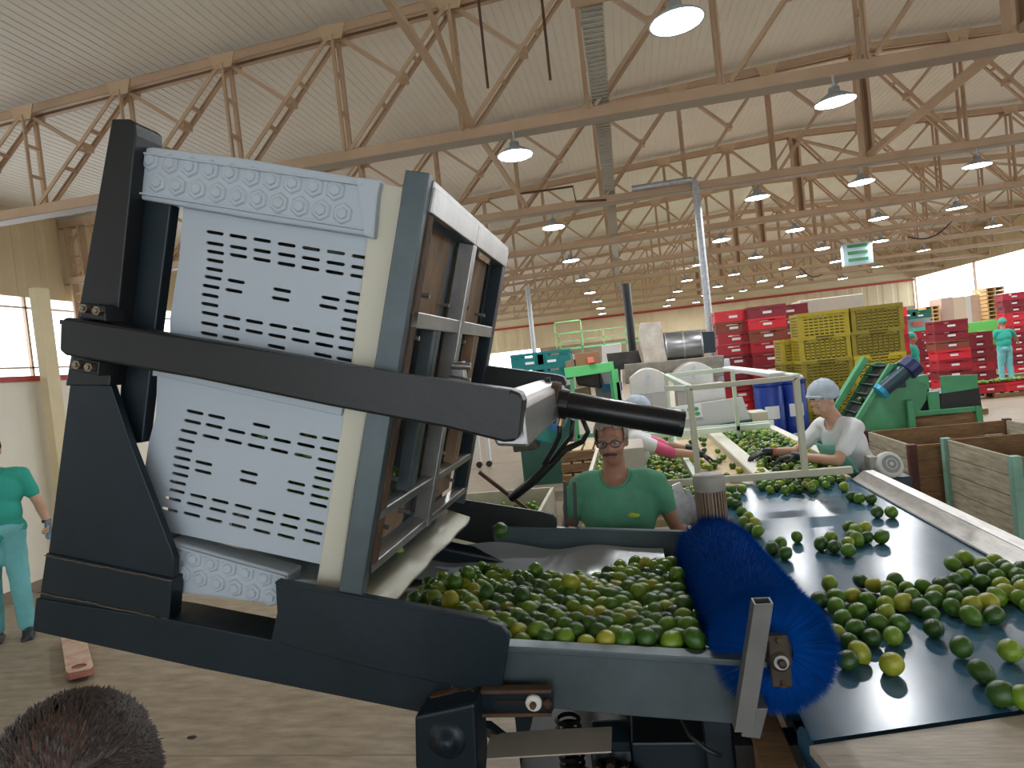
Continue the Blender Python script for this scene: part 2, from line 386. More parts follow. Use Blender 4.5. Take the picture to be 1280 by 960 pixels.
# ---------------------------------------------------------------- roof trusses
TY = [8.65+4.78*k for k in range(8)]
def member(p, q, gap=.115, w=.05, battens=2, name='diagonal', parent=None, m=truss_m):
    p, q = Vector(p), Vector(q); mb = MB()
    for s in (-1, 1): mb.bar(p+Vector((0,s*gap,0)), q+Vector((0,s*gap,0)), .022, w, up=(0,0,1))
    for s in (-1, 1):
        d = (q-p).normalized(); nrm = Vector((d.z,0,-d.x))
        mb.bar(p+Vector((0,s*(gap-.02),0))+nrm*.02, q+Vector((0,s*(gap-.02),0))+nrm*.02, .05, .008)
    for k in range(battens):
        c = p.lerp(q, (k+1)/(battens+1)); mb.bar(c+Vector((0,-gap,0)), c+Vector((0,gap,0)), .04, .05)
    return mb.build(name, m, parent)
def make_truss():
    t = empty('roof_truss', 'nearest beige steel roof truss crossing above the bin tipper', 'truss', (0,0,0), 0, 'roof trusses')
    zb = 5.0
    mb = MB().box((XL, -.11, zb-.06), (XR, .11, zb+.08)); mb.build('bottom_chord', truss_m, t)
    MB().box((XL,-.115,zb-.075),(XR,.115,zb-.06)).build('bottom_flange', mat('grey_brown_flange', (.30,.25,.20), .5), t)
    mb = MB()
    for a, b in ((XL, RX), (RX, XR)):
        for s in (-1, 1):
            mb.bar((a, s*.1, ztop(a)), (b, s*.1, ztop(b)), .02, .13)
            for dz in (-.06, .06): mb.bar((a, s*.075, ztop(a)+dz), (b, s*.075, ztop(b)+dz), .07, .012)
    mb.build('top_chord', truss_m, t)
    P = 1.655
    for side in (-1, 1):
        N = 10 if side < 0 else 8
        for k in range(N+1):
            x = RX+side*P*k; zt = ztop(x)
            if k or side < 0:
                if k == 0:
                    mb = MB().box((x-.11,-.1,zb),(x-.06,.1,zt)).box((x+.06,-.1,zb),(x+.11,.1,zt)).box((x-.1,.05,zb),(x+.1,.07,zt)); mb.build('centre_post', truss_m, t)
                else: member((x,0,zt-.06),(x,0,zb+.06), name='vertical', parent=t)
                for y_ in (-.125, .11): MB().prism([(x-.2,0,zt+.07),(x+.2,0,zt+.07),(x+.13,0,zt-.13),(x-.13,0,zt-.13)], (0,y_,0), (0,y_+.015,0)).build('gusset', gus_m, t)
            if k < N:
                xo = RX+side*P*(k+1)
                a, b = Vector((x+side*.06,0,zt-.08)), Vector((xo-side*.08,0,zb+.08))
                member(a, b, name='diagonal', parent=t)
                m_ = a.lerp(b, .47)
                mb = MB().bar((xo-side*.08,0,ztop(xo)-.08), m_, .09, .05); mb.bar(m_-Vector((0,.1,0)), m_+Vector((0,.1,0)), .11, .11); mb.build('brace', truss_m, t)
    return t
t0 = make_truss()
for k, y in enumerate(TY):
    t = t0 if k == 0 else dup(t0)
    t.location = (0, y, 0)
    if k: t['label'] = f'{ORD[k]} beige steel roof truss counted from the nearest one' if k < 7 else 'farthest beige steel roof truss, next to the back wall'
# ties and wind bracing between trusses, running down the hall
def tie(name, label, pts, w=.06, h=.06):
    tag(MB().bar(pts[0], pts[1], w, h).build(name, truss_m), label, 'brace', 'roof ties and bracing')
tie('roof_tie', 'long lengthwise roof tie crossing the first truss beside the lamp over the bin', [(-1.66,-2,5.1),(-1.66,TY[1],5.1)], .07, .06)
tie('roof_tie', 'lengthwise tie from the first truss to the second at the wide centre posts', [(RX,2,5.1),(RX,TY[1],5.1)], .1, .1)
tie('roof_brace', 'steep slanting brace rising from the first truss toward the camera', [(-1.66,TY[0],5.05),(-1.66,3.9,6.9)], .05, .05)
tie('roof_brace', 'slanting brace from the first truss up to the ceiling at second truss', [(-3.3,TY[0],5.1),(-3.3,TY[1],6.7)], .05, .05)
tie('roof_tie', 'lengthwise roof tie far over the crate stacks', [(9.8,TY[0],5.1),(9.8,TY[7],5.1)], .07, .07)
for k in range(1, 7):
    for sx, nm in ((RX,'centre'), (-6.75,'left'), (11.45,'right')):
        tie('cross_brace', f'slanting cross brace behind the {ORD[k]} truss on its {nm} side', [(sx,TY[k],5.08),(sx,TY[k+1],ztop(sx)-.1)])
# hanging threaded rods
for x_, y_, yt, yb, lb in ((610, 60, 15, 110, 'short brown rod hanging from the ceiling left of the tray'), (688, 60, 10, 100, 'short brown rod hanging from the ceiling nearest the cable tray')):
    a = at(x_, yb, Y=6.6); tag(MB().tube(a, (a.x, a.y, ztop(a.x)+.17), .014, n=8).build('hanging_rod', rust), lb, 'rod', 'hanging rods')
# cable tray along the hall, lying on the bottom chords
tr = empty('cable_tray', 'ribbed galvanised cable tray running down the hall under the roof', 'cable tray', (0,6.2,5.2))
XT0, XT1 = -.08, .12
MB().box((XT0,6.2,5.17),(XT1,40,5.185)).box((XT0,6.2,5.17),(XT0+.008,40,5.24)).box((XT1-.008,6.2,5.17),(XT1,40,5.24)).build('tray', galv, tr)
rb = MB()
for k in range(110): rb.box((XT0-.01,6.3+k*.11,5.155),(XT1+.01,6.33+k*.11,5.17))
rb.build('rung', mat('tray_rung', (.46,.42,.34), .6), tr)['kind'] = 'stuff'
MB().box((XT0-.08,6.0,5.12),(XT1+.4,6.2,5.2)).box((XT0-.06,6.0,5.2),(XT0-.02,6.05,6.9)).build('hanger', truss_m, tr)
# galvanised drop pipe and its feed
a, b = at(868,228,Y=13.2), at(891,445,Y=13.2)
dp = empty('drop_conduit', 'spiral galvanised pipe dropping from roof behind the steel drum', 'pipe', (b.x,13.2,1.0))
mb = MB(); mb.tube((b.x,13.2,1.0),(b.x,13.2,a.z),.07); mb.build('riser', galv, dp, smooth=False)
mb = MB()
for k in range(60): z = 1.05+k*(a.z-1.05)/60; mb.tube((b.x,13.2,z),(b.x,13.2,z+.012),.078,n=16)
mb.build('spiral_seam', galv, dp)['kind'] = 'stuff'
c = at(790,238,Y=13.2); MB().path([(b.x,13.2,a.z-.1),(b.x,13.2,a.z),(b.x-.08,13.2,a.z+.06),(c.x,13.2,a.z+.06)], .06, 12).build('elbow_run', galv, dp, smooth=True)
a, b = at(781,355,Y=14), at(791,440,Y=14)
tag(MB().tube((b.x,14,0),(b.x,14,a.z),.085).build('black_pipe', blk_tube, smooth=False), 'upright black pipe standing on the packing machines', 'pipe')
a = at(662,385,Y=26); tag(MB().tube((a.x,26,0),(a.x,26,5),.09).build('thin_column', galv), 'thin grey column standing far off left of the teal crates', 'column')
# conduit on the second truss
pts = [at(x,y,Y=13.25) for x,y in ((645,243),(716,233),(720,252),(758,250))]
tag(MB().path(pts, .022, 8).build('roof_conduit', rust, smooth=True), 'thin brown conduit bent along the second truss chord', 'conduit')
# column at the left end of the second truss
lc = empty('lattice_column', 'laced steel column at the left end of second truss', 'column', (XL+.3,TY[1],0))
cx = XL+.35
MB().box((cx-.2,TY[1]-.1,0),(cx-.15,TY[1]+.1,6.3)).box((cx+.15,TY[1]-.1,0),(cx+.2,TY[1]+.1,6.3)).build('chord', truss_m, lc)
mb = MB()
for k in range(14): z = .2+k*.43; mb.bar((cx-.17,TY[1],z),(cx+.17,TY[1],z+.43 if k%2 else z),.04,.04); mb.bar((cx-.17,TY[1],z+.2),(cx+.17,TY[1],z+.2),.03,.04)
mb.build('lacing', truss_m, lc)
for k in (0, 2, 3, 4, 5, 6):
    c_ = dup(lc); c_.location.y = TY[k]; c_['label'] = f'laced steel column at the left end of {ORD[k]} truss'

# ---------------------------------------------------------------- high-bay lamps
def make_lamp():
    t = empty('high_bay_lamp', 'x', 'lamp', (0,0,0), 0, 'high-bay lamps')
    MB().lathe([(.02,.13),(.06,.125),(.068,.06),(.12,.04),(.225,-.025),(.24,-.05),(.23,-.05),(.11,.025),(0.001,.03)], (0,0,0), n=24).build('reflector', lamp_h, t, smooth=True)
    MB().lathe([(.001,-.035),(.222,-.035),(.222,-.045),(.001,-.045)], (0,0,0), n=24).build('diffuser', lamp_e, t)
    MB().tube((0,0,.12),(0,0,.27),.014,n=8).build('hook', lamp_h, t)
    return t
lp = make_lamp()
rows = [(-1.15, 0, 8, 'left lamp row'), (2.78, 0, 8, 'middle lamp row'), (4.6, 1, 8, 'lamp row under the ridge'), (6.6, 1, 8, 'lamp row over the yellow crates'),
        (8.4, 2, 7, 'lamp row right of the hanging sign'), (11.6, 2, 7, 'far right lamp row')]
def put_lamp(x, y, z, label, first=[True]):
    t = lp if first[0] else dup(lp)
    first[0] = False
    t.location = (x, y, z); t['label'] = label; t.rotation_euler = (random.uniform(-.04,.04), random.uniform(-.04,.04), 0)
    ld = bpy.data.lights.new('lamp_light', 'AREA'); ld.shape = 'DISK'; ld.size = .42; ld.energy = LAMP_W; ld.color = (.95,.97,1)
    lo = bpy.data.objects.new('lamp_light', ld); COL.objects.link(lo); lo.location = (x, y, z-.06)
put_lamp(.72, 5.9, 4.72, 'largest round lamp, nearest the camera beside the cable tray')
for x, a, b, nm in rows:
    for k in range(a, b):
        put_lamp(x+random.uniform(-.06,.06), TY[k]-.05 if k else 8.5, 4.66, f'{ORD[k-a]} lamp from the camera in the {nm}')
# hanging sign
p = at(1071,318,Y=22.99)
sg = empty('hanging_sign', 'pale hanging box sign with three green bars under the roof', 'sign', (p.x,22.99,p.z))
MB().box((p.x-.45,22.9,p.z-.34),(p.x+.45,23.08,p.z+.36)).build('box', mat('pale_blue_sign', (.55,.75,.85), .5), sg, bev=.02)
for k in range(3): MB().box((p.x-.3,22.88,p.z-.22+k*.22),(p.x+.3,22.905,p.z-.12+k*.22)).build('green_bar', green_mc, sg)
for s in (-1,1): MB().tube((p.x+s*.4,22.99,p.z+.36),(p.x+s*.4,22.99,5.0),.01,n=6).build('hanger', lamp_h, sg)
# drooping cables between lamps
for (x0,y0),(x1,y1),Y,sag,nm in (((1135,296),(1190,277),22,.25,'long drooping black cable under the roof at far right'), ((1000,335),(1028,343),26,.2,'short drooping black cable left of the hanging sign')):
    a, b = at(x0,y0,Y=Y), at(x1,y1,Y=Y); pts = [a.lerp(b,i/8)-Vector((0,0,sag*math.sin(PI*i/8))) for i in range(9)]
    tag(MB().path(pts, .02, 6).build('roof_cable', blk_rubber, smooth=True), nm, 'cable')

# ================================================================ BIN TIPPER
YN, YFAR = 1.65, 2.72          # near and far side frames
def P2(x, y, Y=YN): p = at(x, y, Y=Y); return (p.x, p.z)
tp = empty('bin_tipper', 'dark steel bin tipper frame tilted to pour limes into the hopper', 'tipping machine', (-1.0, YN, 0))
post_web = [(166,168),(198,252),(179,405),(162,556),(128,560),(140,400)]
post_fl = [(143,150),(165,150),(172,156),(173,170),(150,400),(140,482),(85,482)]
gusset = [(89,480),(140,482),(165,556),(219,697),(215,771),(130,752),(60,735),(62,690)]
foot = [(62,690),(219,722),(215,771),(48,786)]
low = [(51,745),(215,771),(345,797),(560,846),(600,880),(545,890),(250,831),(47,786)]
for yy, s in ((YN, 1), (YFAR, -1)):
    o = MB().pxy(post_fl, YN, yy-.01*s, yy+.10*s).build('post_flange', steel_black, tp, bev=.004)
    o = MB().pxy(post_web, YN, yy+.05*s, yy+.09*s).build('post_web', steel_navy, tp, bev=.004)
    o = MB().pxy(gusset, YN, yy-.004*s, yy+.02*s).build('gusset_plate', steel_navy, tp, bev=.002)
    o = MB().pxy(foot, YN, yy-.012*s, yy+.04*s).build('foot_plate', steel_navy, tp, bev=.002)
    o = MB().pxy(low, YN, yy-.018*s, yy+.11*s).build('lower_beam', steel_navy, tp, bev=.004)
wb = MB()
for a, b in (((61,692),(219,724)), ((52,738),(214,772))):
    p, q = P2(*a), P2(*b); n = 26; pts = [(p[0]+(q[0]-p[0])*i/n, YN-.014, p[1]+(q[1]-p[1])*i/n+random.uniform(-.0016,.0016)) for i in range(n+1)]
    wb.path(pts, [.0016+random.uniform(0,.0009) for _ in pts], 6)
wb.build('weld_seam', weldm, tp, smooth=True)
# the arm with rolled edges
arm = [(93,397),(300,431),(500,467),(640,486),(652,490),(656,500),(652,540),(646,550),(632,551),(560,533),(420,507),(250,472),(92,444),(85,438),(86,402)]
MB().pxy(arm, 1.60, 1.57, 1.645).build('arm', steel_black, tp, bev=.007)
ln = MB()
for a, b in (((88,403),(640,490)), ((652,497),(647,546))):
    p, q = P2(*a, Y=1.6), P2(*b, Y=1.6); ln.bar((p[0],1.567,p[1]),(q[0],1.567,q[1]),.006,.012)
ln.build('arm_edge_bead', steel_black, tp)
P_ = [P2(x,y,1.6) for x,y in arm]
MB().prism([(a,0,b) for a,b in P_], (0,YFAR+.0,0), (0,YFAR+.07,0)).build('far_arm', steel_black, tp, bev=.006)
for pl, nm in (([(103,378),(134,382),(136,402),(103,397)],'upper'), ([(93,444),(128,452),(126,470),(92,462)],'lower')):
    MB().pxy(pl, 1.6, 1.59, 1.66).build('clamp_plate', steel_black, tp, bev=.003)
for x, y in ((110,386),(126,389),(101,456),(116,459)):
    a = at(x,y,Y=1.59); o = MB(); o.tube((a.x,1.572,a.z),(a.x,1.592,a.z),.0135,n=6); o.tube((a.x,1.566,a.z),(a.x,1.576,a.z),.007,n=10); o.build('bolt', mat('zinc_bolt', (.34,.28,.22), .35, .8, var=(40,.4)), tp, bev=.001)
# near and far side plates where the frame meets the hopper
side = [(346,727),(480,751),(605,774),(628,781),(636,790),(637,802),(626,868),(480,838),(340,800),(348,765)]
MB().pxy(side, 1.62, 1.612, 1.63).build('side_plate', steel_navy, tp, bev=.003)
sp = [P2(x,y,1.62) for x,y in side]
MB().prism([(a,0,b) for a,b in sp], (0,YFAR+.07,0), (0,YFAR+.085,0)).build('far_side_plate', steel_black, tp, bev=.003)
q0, q1 = P2(346,727,1.62), P2(610,775,1.62)
MB().bar((q0[0],1.625,q0[1]),(q1[0],1.625,q1[1]),.03,.008).build('plate_lip', steel_navy, tp, bev=.002)
# steel cross box carried by the two arms, and the black roller tube fixed to its far end
cb = [(-.345,1.705),(-.262,1.695),(-.262,1.80),(-.285,1.815),(-.355,1.835),(-.372,1.82)]
MB().prism([(a,0,b) for a,b in cb], (0,1.62,0), (0,2.78,0)).build('cross_box', stain, tp, bev=.008)
for yy in (1.68, 2.6): MB().cbox((-.315, yy, 1.832), (.02,.03,.02)).build('bolt_head', steel_black, tp)
a, b = at(694,503,Y=2.42), at(853,530,Y=2.42)
mb = MB().tube(a, b, .048, n=28); o = mb.build('black_tube', blk_tube, tp, bev=.004); smooth_angle(o)
d = (b-a).normalized()
MB().tube(a-d*.02, a+d*.012, .078, n=28).build('tube_flange', rust, tp, bev=.003)
MB().tube(b-d*.012, b+d*.004, .0485, n=28).build('tube_end_cap', blk_tube, tp)
MB().tube(a+d*.012, a+d*.05, .056, n=28).build('tube_collar', blk_tube, tp, bev=.003)
a = at(739,474,Y=2.6); 
# hinge of the frame: dark bearing block under the plates
hb = [(527,880),(600,864),(604,950),(600,1010),(545,1010),(528,940)]
MB().pxy(hb, 1.58, 1.52, 1.64).build('bearing_block', steel_navy, tp, bev=.008)
a = at(560,922,Y=1.53); o = MB().lathe([(.001,-.03),(.022,-.03),(.022,-.012),(.036,-.008),(.048,0),(.052,.01)], (a.x,1.52,a.z), (0,1,0), 28).build('bearing_cap', steel_navy, tp, smooth=True)
MB().pxy([(535,872),(598,860),(602,872),(560,882)], 1.6, 1.6, 1.75).build('block_top', rust, tp, bev=.004)

# latch on the cross frame
a = at(574,468,Y=2.0)
MB().box((a.x-.02,1.98,a.z-.05),(a.x+.02,2.02,a.z+.04)).tube((a.x-.01,1.96,a.z+.03),(a.x+.05,1.96,a.z+.02),.012,n=10).tube((a.x-.03,1.97,a.z-.01),(a.x+.04,1.97,a.z-.03),.014,n=10).build('latch', steel_bare, tp, bev=.002)

# ---------------------------------------------------------------- lid frame of the tipper
A2, B2 = Vector((P2(524,222)[0],0,P2(524,222)[1])), Vector((P2(441,740)[0],0,P2(441,740)[1]))
LD = (B2-A2); LN = Vector((-LD.z,0,LD.x)).normalized()
if LN.x < 0: LN = -LN                                    # outward (towards the hopper)
YL0, YL1 = 1.66, 2.74
def lid(s, t, o=0): return A2 + LD*s + Vector((0, YL0+(YL1-YL0)*t, 0)) + LN*o
lf = empty('lid_frame', 'steel and plywood lid frame clamped over the bin mouth', 'lid', (A2.x,YL0,A2.z-1.1))
def lbox(s0, s1, t0, t1, o0, o1):
    c = [lid(s,t,o) for o in (o0,o1) for s,t in ((s0,t0),(s1,t0),(s1,t1),(s0,t1))]
    return MB().add(c, [(0,1,2,3),(7,6,5,4),(0,4,5,1),(1,5,6,2),(2,6,7,3),(3,7,4,0)])
lbox(-.008,1.0,-.035,.0,-.03,.035).build('edge_channel', steel_blue, lf, bev=.003)
lbox(0,1.0,1.0,1.035,-.03,.035).build('edge_channel', steel_blue, lf, bev=.003)
lbox(.015,.075,0,.47,.02,.045).build('top_plate', steel_bare, lf, bev=.003)
lbox(.015,.075,.475,1.0,.02,.045).build('top_plate', steel_bare, lf, bev=.003)
lbox(.0,.02,0,1.0,-.04,.04).build('top_rail', steel_bare, lf, bev=.003)
for s0, s1, t0, t1 in ((.305,.345,0,1),(.79,.815,0,1),(.925,.95,0,1)):
    lbox(s0,s1,t0,.455,.0,.04).build('cross_rail', steel_bare, lf, bev=.003); lbox(s0,s1,.495,t1,.0,.04).build('cross_rail', steel_bare, lf, bev=.003)
lbox(.075,.95,.455,.495,-.01,.045).build('centre_upright', steel_bare, lf, bev=.003)
lbox(.075,.95,.955,1.0,-.01,.04).build('end_upright', steel_navy, lf, bev=.003)
lbox(.075,.95,.0,.04,-.01,.04).build('end_upright', rust, lf, bev=.003)
for t_ in (.21,.25,.70,.74):
    lbox(.345,.79,t_,t_+.03,-.005,.035).build('slat', steel_blue if int(t_*100)%2 else plyw, lf, bev=.002)
for s0, s1, t0, t1 in ((.08,.305,.04,.38),(.08,.305,.50,.90),(.345,.79,.04,.17),(.345,.79,.29,.40),(.345,.79,.5,.65),(.345,.79,.78,.90),(.815,.925,.04,.36),(.815,.925,.5,.9)):
    lbox(s0,s1,t0,t1,-.03,-.015).build('plywood_panel', plyw, lf)
for s0, s1, t0, t1 in ((.08,.305,.38,.455),(.08,.305,.90,.955),(.345,.79,.40,.455),(.345,.79,.17,.21),(.345,.79,.65,.70),(.345,.79,.90,.955),(.815,.925,.36,.455)):
    lbox(s0,s1,t0,t1,-.035,-.018).build('backing_strip', steel_navy, lf)
for s_, t_ in ((.26,.15),(.27,.35),(.26,.6),(.27,.85),(.37,.12),(.37,.62),(.50,.12),(.50,.6),(.74,.13),(.74,.6),(.87,.13),(.87,.3),(.87,.6),(.87,.8)):
    MB().tube(lid(s_,t_,-.03), lid(s_,t_,.025), .007, n=8).build('stud', steel_bare, lf)

# ---------------------------------------------------------------- the white bin
YB = 1.72
bn = empty('plastic_bin', 'white slotted plastic fruit bin tipped on its side in the frame', 'bin', (-1.05, YB, 1.3))
def cr5(x, y): return P2(160+x/3.2, 160+y/3.2, YB)
def cr2(x, y): return P2(140+x/3, 440+y/3, YB)
slot5 = [(348,419),(440,434),(536,449),(634,467),(732,483),(831,498),(932,516),(348,463),(441,478),(536,492),(634,508),(731,523),(830,541),(929,559),
 (350,497),(441,511),(535,527),(633,545),(729,562),(826,578),(925,594),(348,531),(345,566),(340,599),(332,634),(328,670),(327,706),(328,743),(326,784),(324,824),
 (432,613),(423,651),(616,649),(610,684),(810,682),(801,716),(913,664),(906,698),(899,735),(892,770),(886,806),(882,844),(877,884),(870,927),
 (415,759),(413,798),(410,841),(505,775),(504,815),(600,792),(596,832),(593,875),(692,808),(689,851),(788,828),(784,868),(779,909)]
slot2 = [(311,226),(302,262),(288,299),(279,333),(270,366),(263,399),(259,430),(255,460),(246,490),(241,521),(228,552),(216,592),
 (392,243),(382,278),(371,319),(344,417),(341,449),(467,298),(455,336),(560,276),(552,316),(540,354),(638,333),(627,371),(736,314),(727,350),(716,389),(821,328),(813,367),(805,408),(797,442),(790,477),(783,510),(778,543),(773,574),(762,637),(755,675),(747,712),
 (514,454),(510,486),(691,493),(688,524),(323,541),(311,573),(299,610),(405,560),(396,593),(384,631),(492,581),(483,614),(471,652),(581,601),(573,633),(561,673),(672,619),(663,653),(652,692)]
u = (Vector(cr5(931,516))-Vector(cr5(349,419))).normalized(); w = Vector((-u.y,u.x))
def slot(c, L=.056, T=.0095):
    c = Vector(c); k = L/2-T/2; P = []
    for s, a0 in ((1,-PI/2),(-1,PI/2)):
        for i in range(4):
            t = a0+PI*i/3; P.append(c+u*(s*k+math.cos(t)*T/2)+w*math.sin(t)*T/2)
    return [tuple(p) for p in P]
up_out = [cr5(*p) for p in ((222,310),(600,376),(970,438),(935,700),(900,965),(560,900),(168,830),(168,760),(178,700),(205,520))]
lo_out = [cr2(*p) for p in ((170,70),(560,150),(868,230),(880,290),(835,560),(800,800),(500,735),(205,672),(120,455),(140,330),(165,240))]
plate_holes(up_out, [slot(cr5(*p)) for p in slot5], YB, YB+.006).build('slotted_panel', bin_w, bn, bev=0)
plate_holes(lo_out, [slot(cr2(*p)) for p in slot2], YB, YB+.006).build('slotted_panel', bin_w, bn)
# middle band behind the arm
MB().pxy([(212,416),(440,455),(428,520),(200,470),(166,470),(170,462)], YB, YB-.01, YB+.01).build('middle_rail', bin_w, bn, bev=.004)
# cream edge strip along the mouth
MB().pxy([(466,228),(508,236),(503,300),(478,440),(462,520),(445,620),(428,738),(398,735),(418,610),(440,470),(462,300)], YB, YB-.022, YB+.02).build('mouth_strip', bin_c, bn, bev=.006)
# corner rails with raised hexagons
rail_t = [(186,190),(200,188),(320,203),(460,227),(466,298),(330,277),(172,250),(174,238),(179,236),(180,226),(175,224),(178,202)]
rail_b = [(214,672),(366,714),(364,728),(345,752),(230,738),(215,728)]
MB().pxy(rail_t, YB, YB-.035, YB+.06).build('corner_rail', bin_w, bn, bev=.008)
MB().pxy(rail_b, YB, YB-.025, YB+.06).build('corner_rail', bin_w, bn, bev=.008)
MB().pxy([(452,226),(484,230),(480,246),(475,302),(462,298)], YB, YB-.045, YB+.02).build('corner_lug', bin_w, bn, bev=.006)
def hexes(a, b, n, r, rows, dep, vdir):
    a, b = Vector((a[0],0,a[1])), Vector((b[0],0,b[1])); mb = MB(); e = (b-a).normalized(); f = Vector((-e.z,0,e.x))*vdir
    for j in range(rows):
        for i in range(n):
            c = a.lerp(b,(i+.5*(j%2)+.3)/n)+f*j*r*1.75
            for (rr, d0, d1) in ((r*.93, 0, .006), (r*.55, .006, .011)):
                P = [c+(e*math.cos(PI/3*k+PI/6)+f*math.sin(PI/3*k+PI/6))*rr for k in range(6)]
                P_2 = [c+(e*math.cos(PI/3*k+PI/6)+f*math.sin(PI/3*k+PI/6))*rr*.86 for k in range(6)]
                mb.add([p+Vector((0,dep-d0,0)) for p in P]+[p+Vector((0,dep-d1,0)) for p in P_2], [tuple(range(6,12))]+[(k,(k+1)%6,6+(k+1)%6,6+k) for k in range(6)])
    return mb
hexes(P2(192,204,YB), P2(445,245,YB), 10, .033, 2, YB-.035, -1).build('honeycomb_relief', bin_w, bn, bev=.003)
hexes(P2(222,688,YB), P2(352,722,YB), 6, .030, 2, YB-.025, -1).build('honeycomb_relief', bin_w, bn, bev=.003)
for pts in (((186,196),(462,236)), ((176,244),(462,290)), ((216,676),(364,717))):
    p, q = P2(*pts[0],YB), P2(*pts[1],YB); MB().bar((p[0],YB-.04 if pts[0][1] < 300 else YB-.03,p[1]),(q[0],YB-.04 if pts[0][1] < 300 else YB-.03,q[1]),.012,.006).build('rail_rib', bin_w, bn, bev=.002)
# the other sides: bottom (at the left), top and lower long sides, far side
def bp(x, y): a = P2(x, y, YB); return Vector((a[0],0,a[1]))
tl, tr_, bl, br = bp(186,190), bp(505,236), bp(170,742), bp(432,740)
def slab(a, b, y0, y1, th, name, m, inward):
    d = (b-a).normalized(); nn = Vector((-d.z,0,d.x))*inward
    q = [a,b,b+nn*th,a+nn*th]
    return MB().prism(q, (0,y0,0), (0,y1,0)).build(name, m, bn, bev=.004)
slab(tl, tr_, YB+.02, 2.66, .02, 'long_side', bin_w, -1)
slab(bp(228,730), bp(428,738)+Vector((0,0,.0)), YB+.02, 2.66, .02, 'long_side', bin_w, 1)
slab(bp(235,262), bp(200,680), YB+.02, 2.64, .02, 'bin_floor', bin_in_shade, 1)
MB().prism([tl,tr_,br,bp(222,735)], (0,2.64,0), (0,2.67,0)).build('far_side', bin_in_shade, bn)
# wavy lower lip of the bin reaching over the hopper
mb = MB(); a, b = Vector((P2(438,742)[0],1.70,P2(438,742)[1]-.03)), None
n = 24
for i in range(n+1):
    y = 1.7+i/n*1.0; wv = .006*math.sin(i*.95)+.005*math.sin(i*.43)
    mb.v += [Vector((B2.x-.04, y, B2.z-.015)), Vector((B2.x+.075+wv, y, B2.z-.055+wv*.3)), Vector((B2.x+.075+wv, y, B2.z-.066+wv*.3)), Vector((B2.x-.04, y, B2.z-.03))]
mb.f = [(i*4+k, i*4+(k+1)%4, (i+1)*4+(k+1)%4, (i+1)*4+k) for i in range(n) for k in range(4)]
mb.build('wavy_lip', bin_c, bn, smooth=True)

# ================================================================ HOPPER
YH0, YH1 = 1.66, 2.79
hp = empty('lime_hopper', 'grey blue steel hopper trough full of green limes', 'hopper', (-.1, YH0, 0))
# side channels (slope down to the brush)
side_n = [(626,800),(940,819),(936,905),(780,893),(622,878)]
MB().pxy(side_n, YH0, YH0-.006, YH0+.01).build('side_channel', steel_blue, hp, bev=.003)
fl = MB(); p, q = P2(628,803,YH0), P2(955,822,YH0)
fl.bar((p[0],YH0-.015,p[1]),(q[0],YH0-.015,q[1]),.05,.016); fl.build('top_flange', steel_bare if 0 else steel_blue, hp, bev=.003)
zz = [P2(x,y,YH0) for x,y in side_n]
farside = [(zz[0][0]-.25,zz[0][1]+.022),(zz[1][0]+.0,zz[1][1]),(zz[1][0],zz[1][1]-.2),(zz[0][0]-.25,zz[0][1]-.2)]
MB().prism([(a,0,b) for a,b in farside], (0,YH1-.01,0), (0,YH1+.006,0)).build('side_channel', steel_blue, hp, bev=.003)
MB().bar((farside[0][0],YH1,farside[0][1]),(farside[1][0],YH1,farside[1][1]),.03,.012).build('top_flange', steel_blue, hp, bev=.002)
# bed
def bedz(x): return 1.065-.06*(x+.4) if x > -.4 else 1.065-.10*(x+.4)
mb = MB(); xs = [-1.12,-.9,-.7,-.4,0,.22]
for x in xs: mb.v += [Vector((x,YH0+.02,bedz(x))), Vector((x,YH1-.02,bedz(x))), Vector((x,YH0+.02,bedz(x)-.012)), Vector((x,YH1-.02,bedz(x)-.012))]
for i in range(len(xs)-1):
    k = i*4; mb.f += [(k,k+4,k+5,k+1),(k+2,k+3,k+7,k+6)]
mb.build('bed', bed_m, hp)
# crumpled plastic sheet lying against the far wall
mb = MB(); nx, ny = 26, 8
for i in range(nx+1):
    for j in range(ny+1):
        x = -.93+i/nx*1.0; y = 2.38+j/ny*.37; z = bedz(x)+.012+max(0,j-4)*.011+.012*noise.noise(Vector((x*6,y*7,0)))+.008*math.sin(x*14+y*6)
        mb.v.append(Vector((x,y,z)))
mb.f = [(i*(ny+1)+j, (i+1)*(ny+1)+j, (i+1)*(ny+1)+j+1, i*(ny+1)+j+1) for i in range(nx) for j in range(ny)]
mb.build('plastic_sheet', poly_s, hp, smooth=True)
# corner post in front of the brush
p0, p1 = at(956,757,Y=1.53), at(931,918,Y=1.53)
pz = MB(); w_ = .042
d = (p0-p1); 
o_ = [(-w_/2,-w_/2),(w_/2,-w_/2),(w_/2,w_/2),(-w_/2,w_/2)]; i_ = [(a*.8,b*.8) for a,b in o_]
vs = [Vector((c.x+a, 1.56+b, c.z)) for c in (p1,p0) for a,b in o_] + [Vector((c.x+a, 1.56+b, c.z)) for c in (p1,p0) for a,b in i_]
pz.add(vs, [(0,1,5,4),(1,2,6,5),(2,3,7,6),(3,0,4,7),(9,8,12,13),(10,9,13,14),(11,10,14,15),(8,11,15,12)]+[(4+k,4+(k+1)%4,12+(k+1)%4,12+k) for k in range(4)])
pz.build('corner_post', mat('grey_post_steel', (.17,.17,.165), .45, .3, var=(6,.3)), hp, bev=.001)
MB().pxy([(931,880),(958,880),(948,918),(925,915)], 1.6, 1.58, 1.70).build('post_foot', MATS['grey_post_steel'], hp, bev=.002)
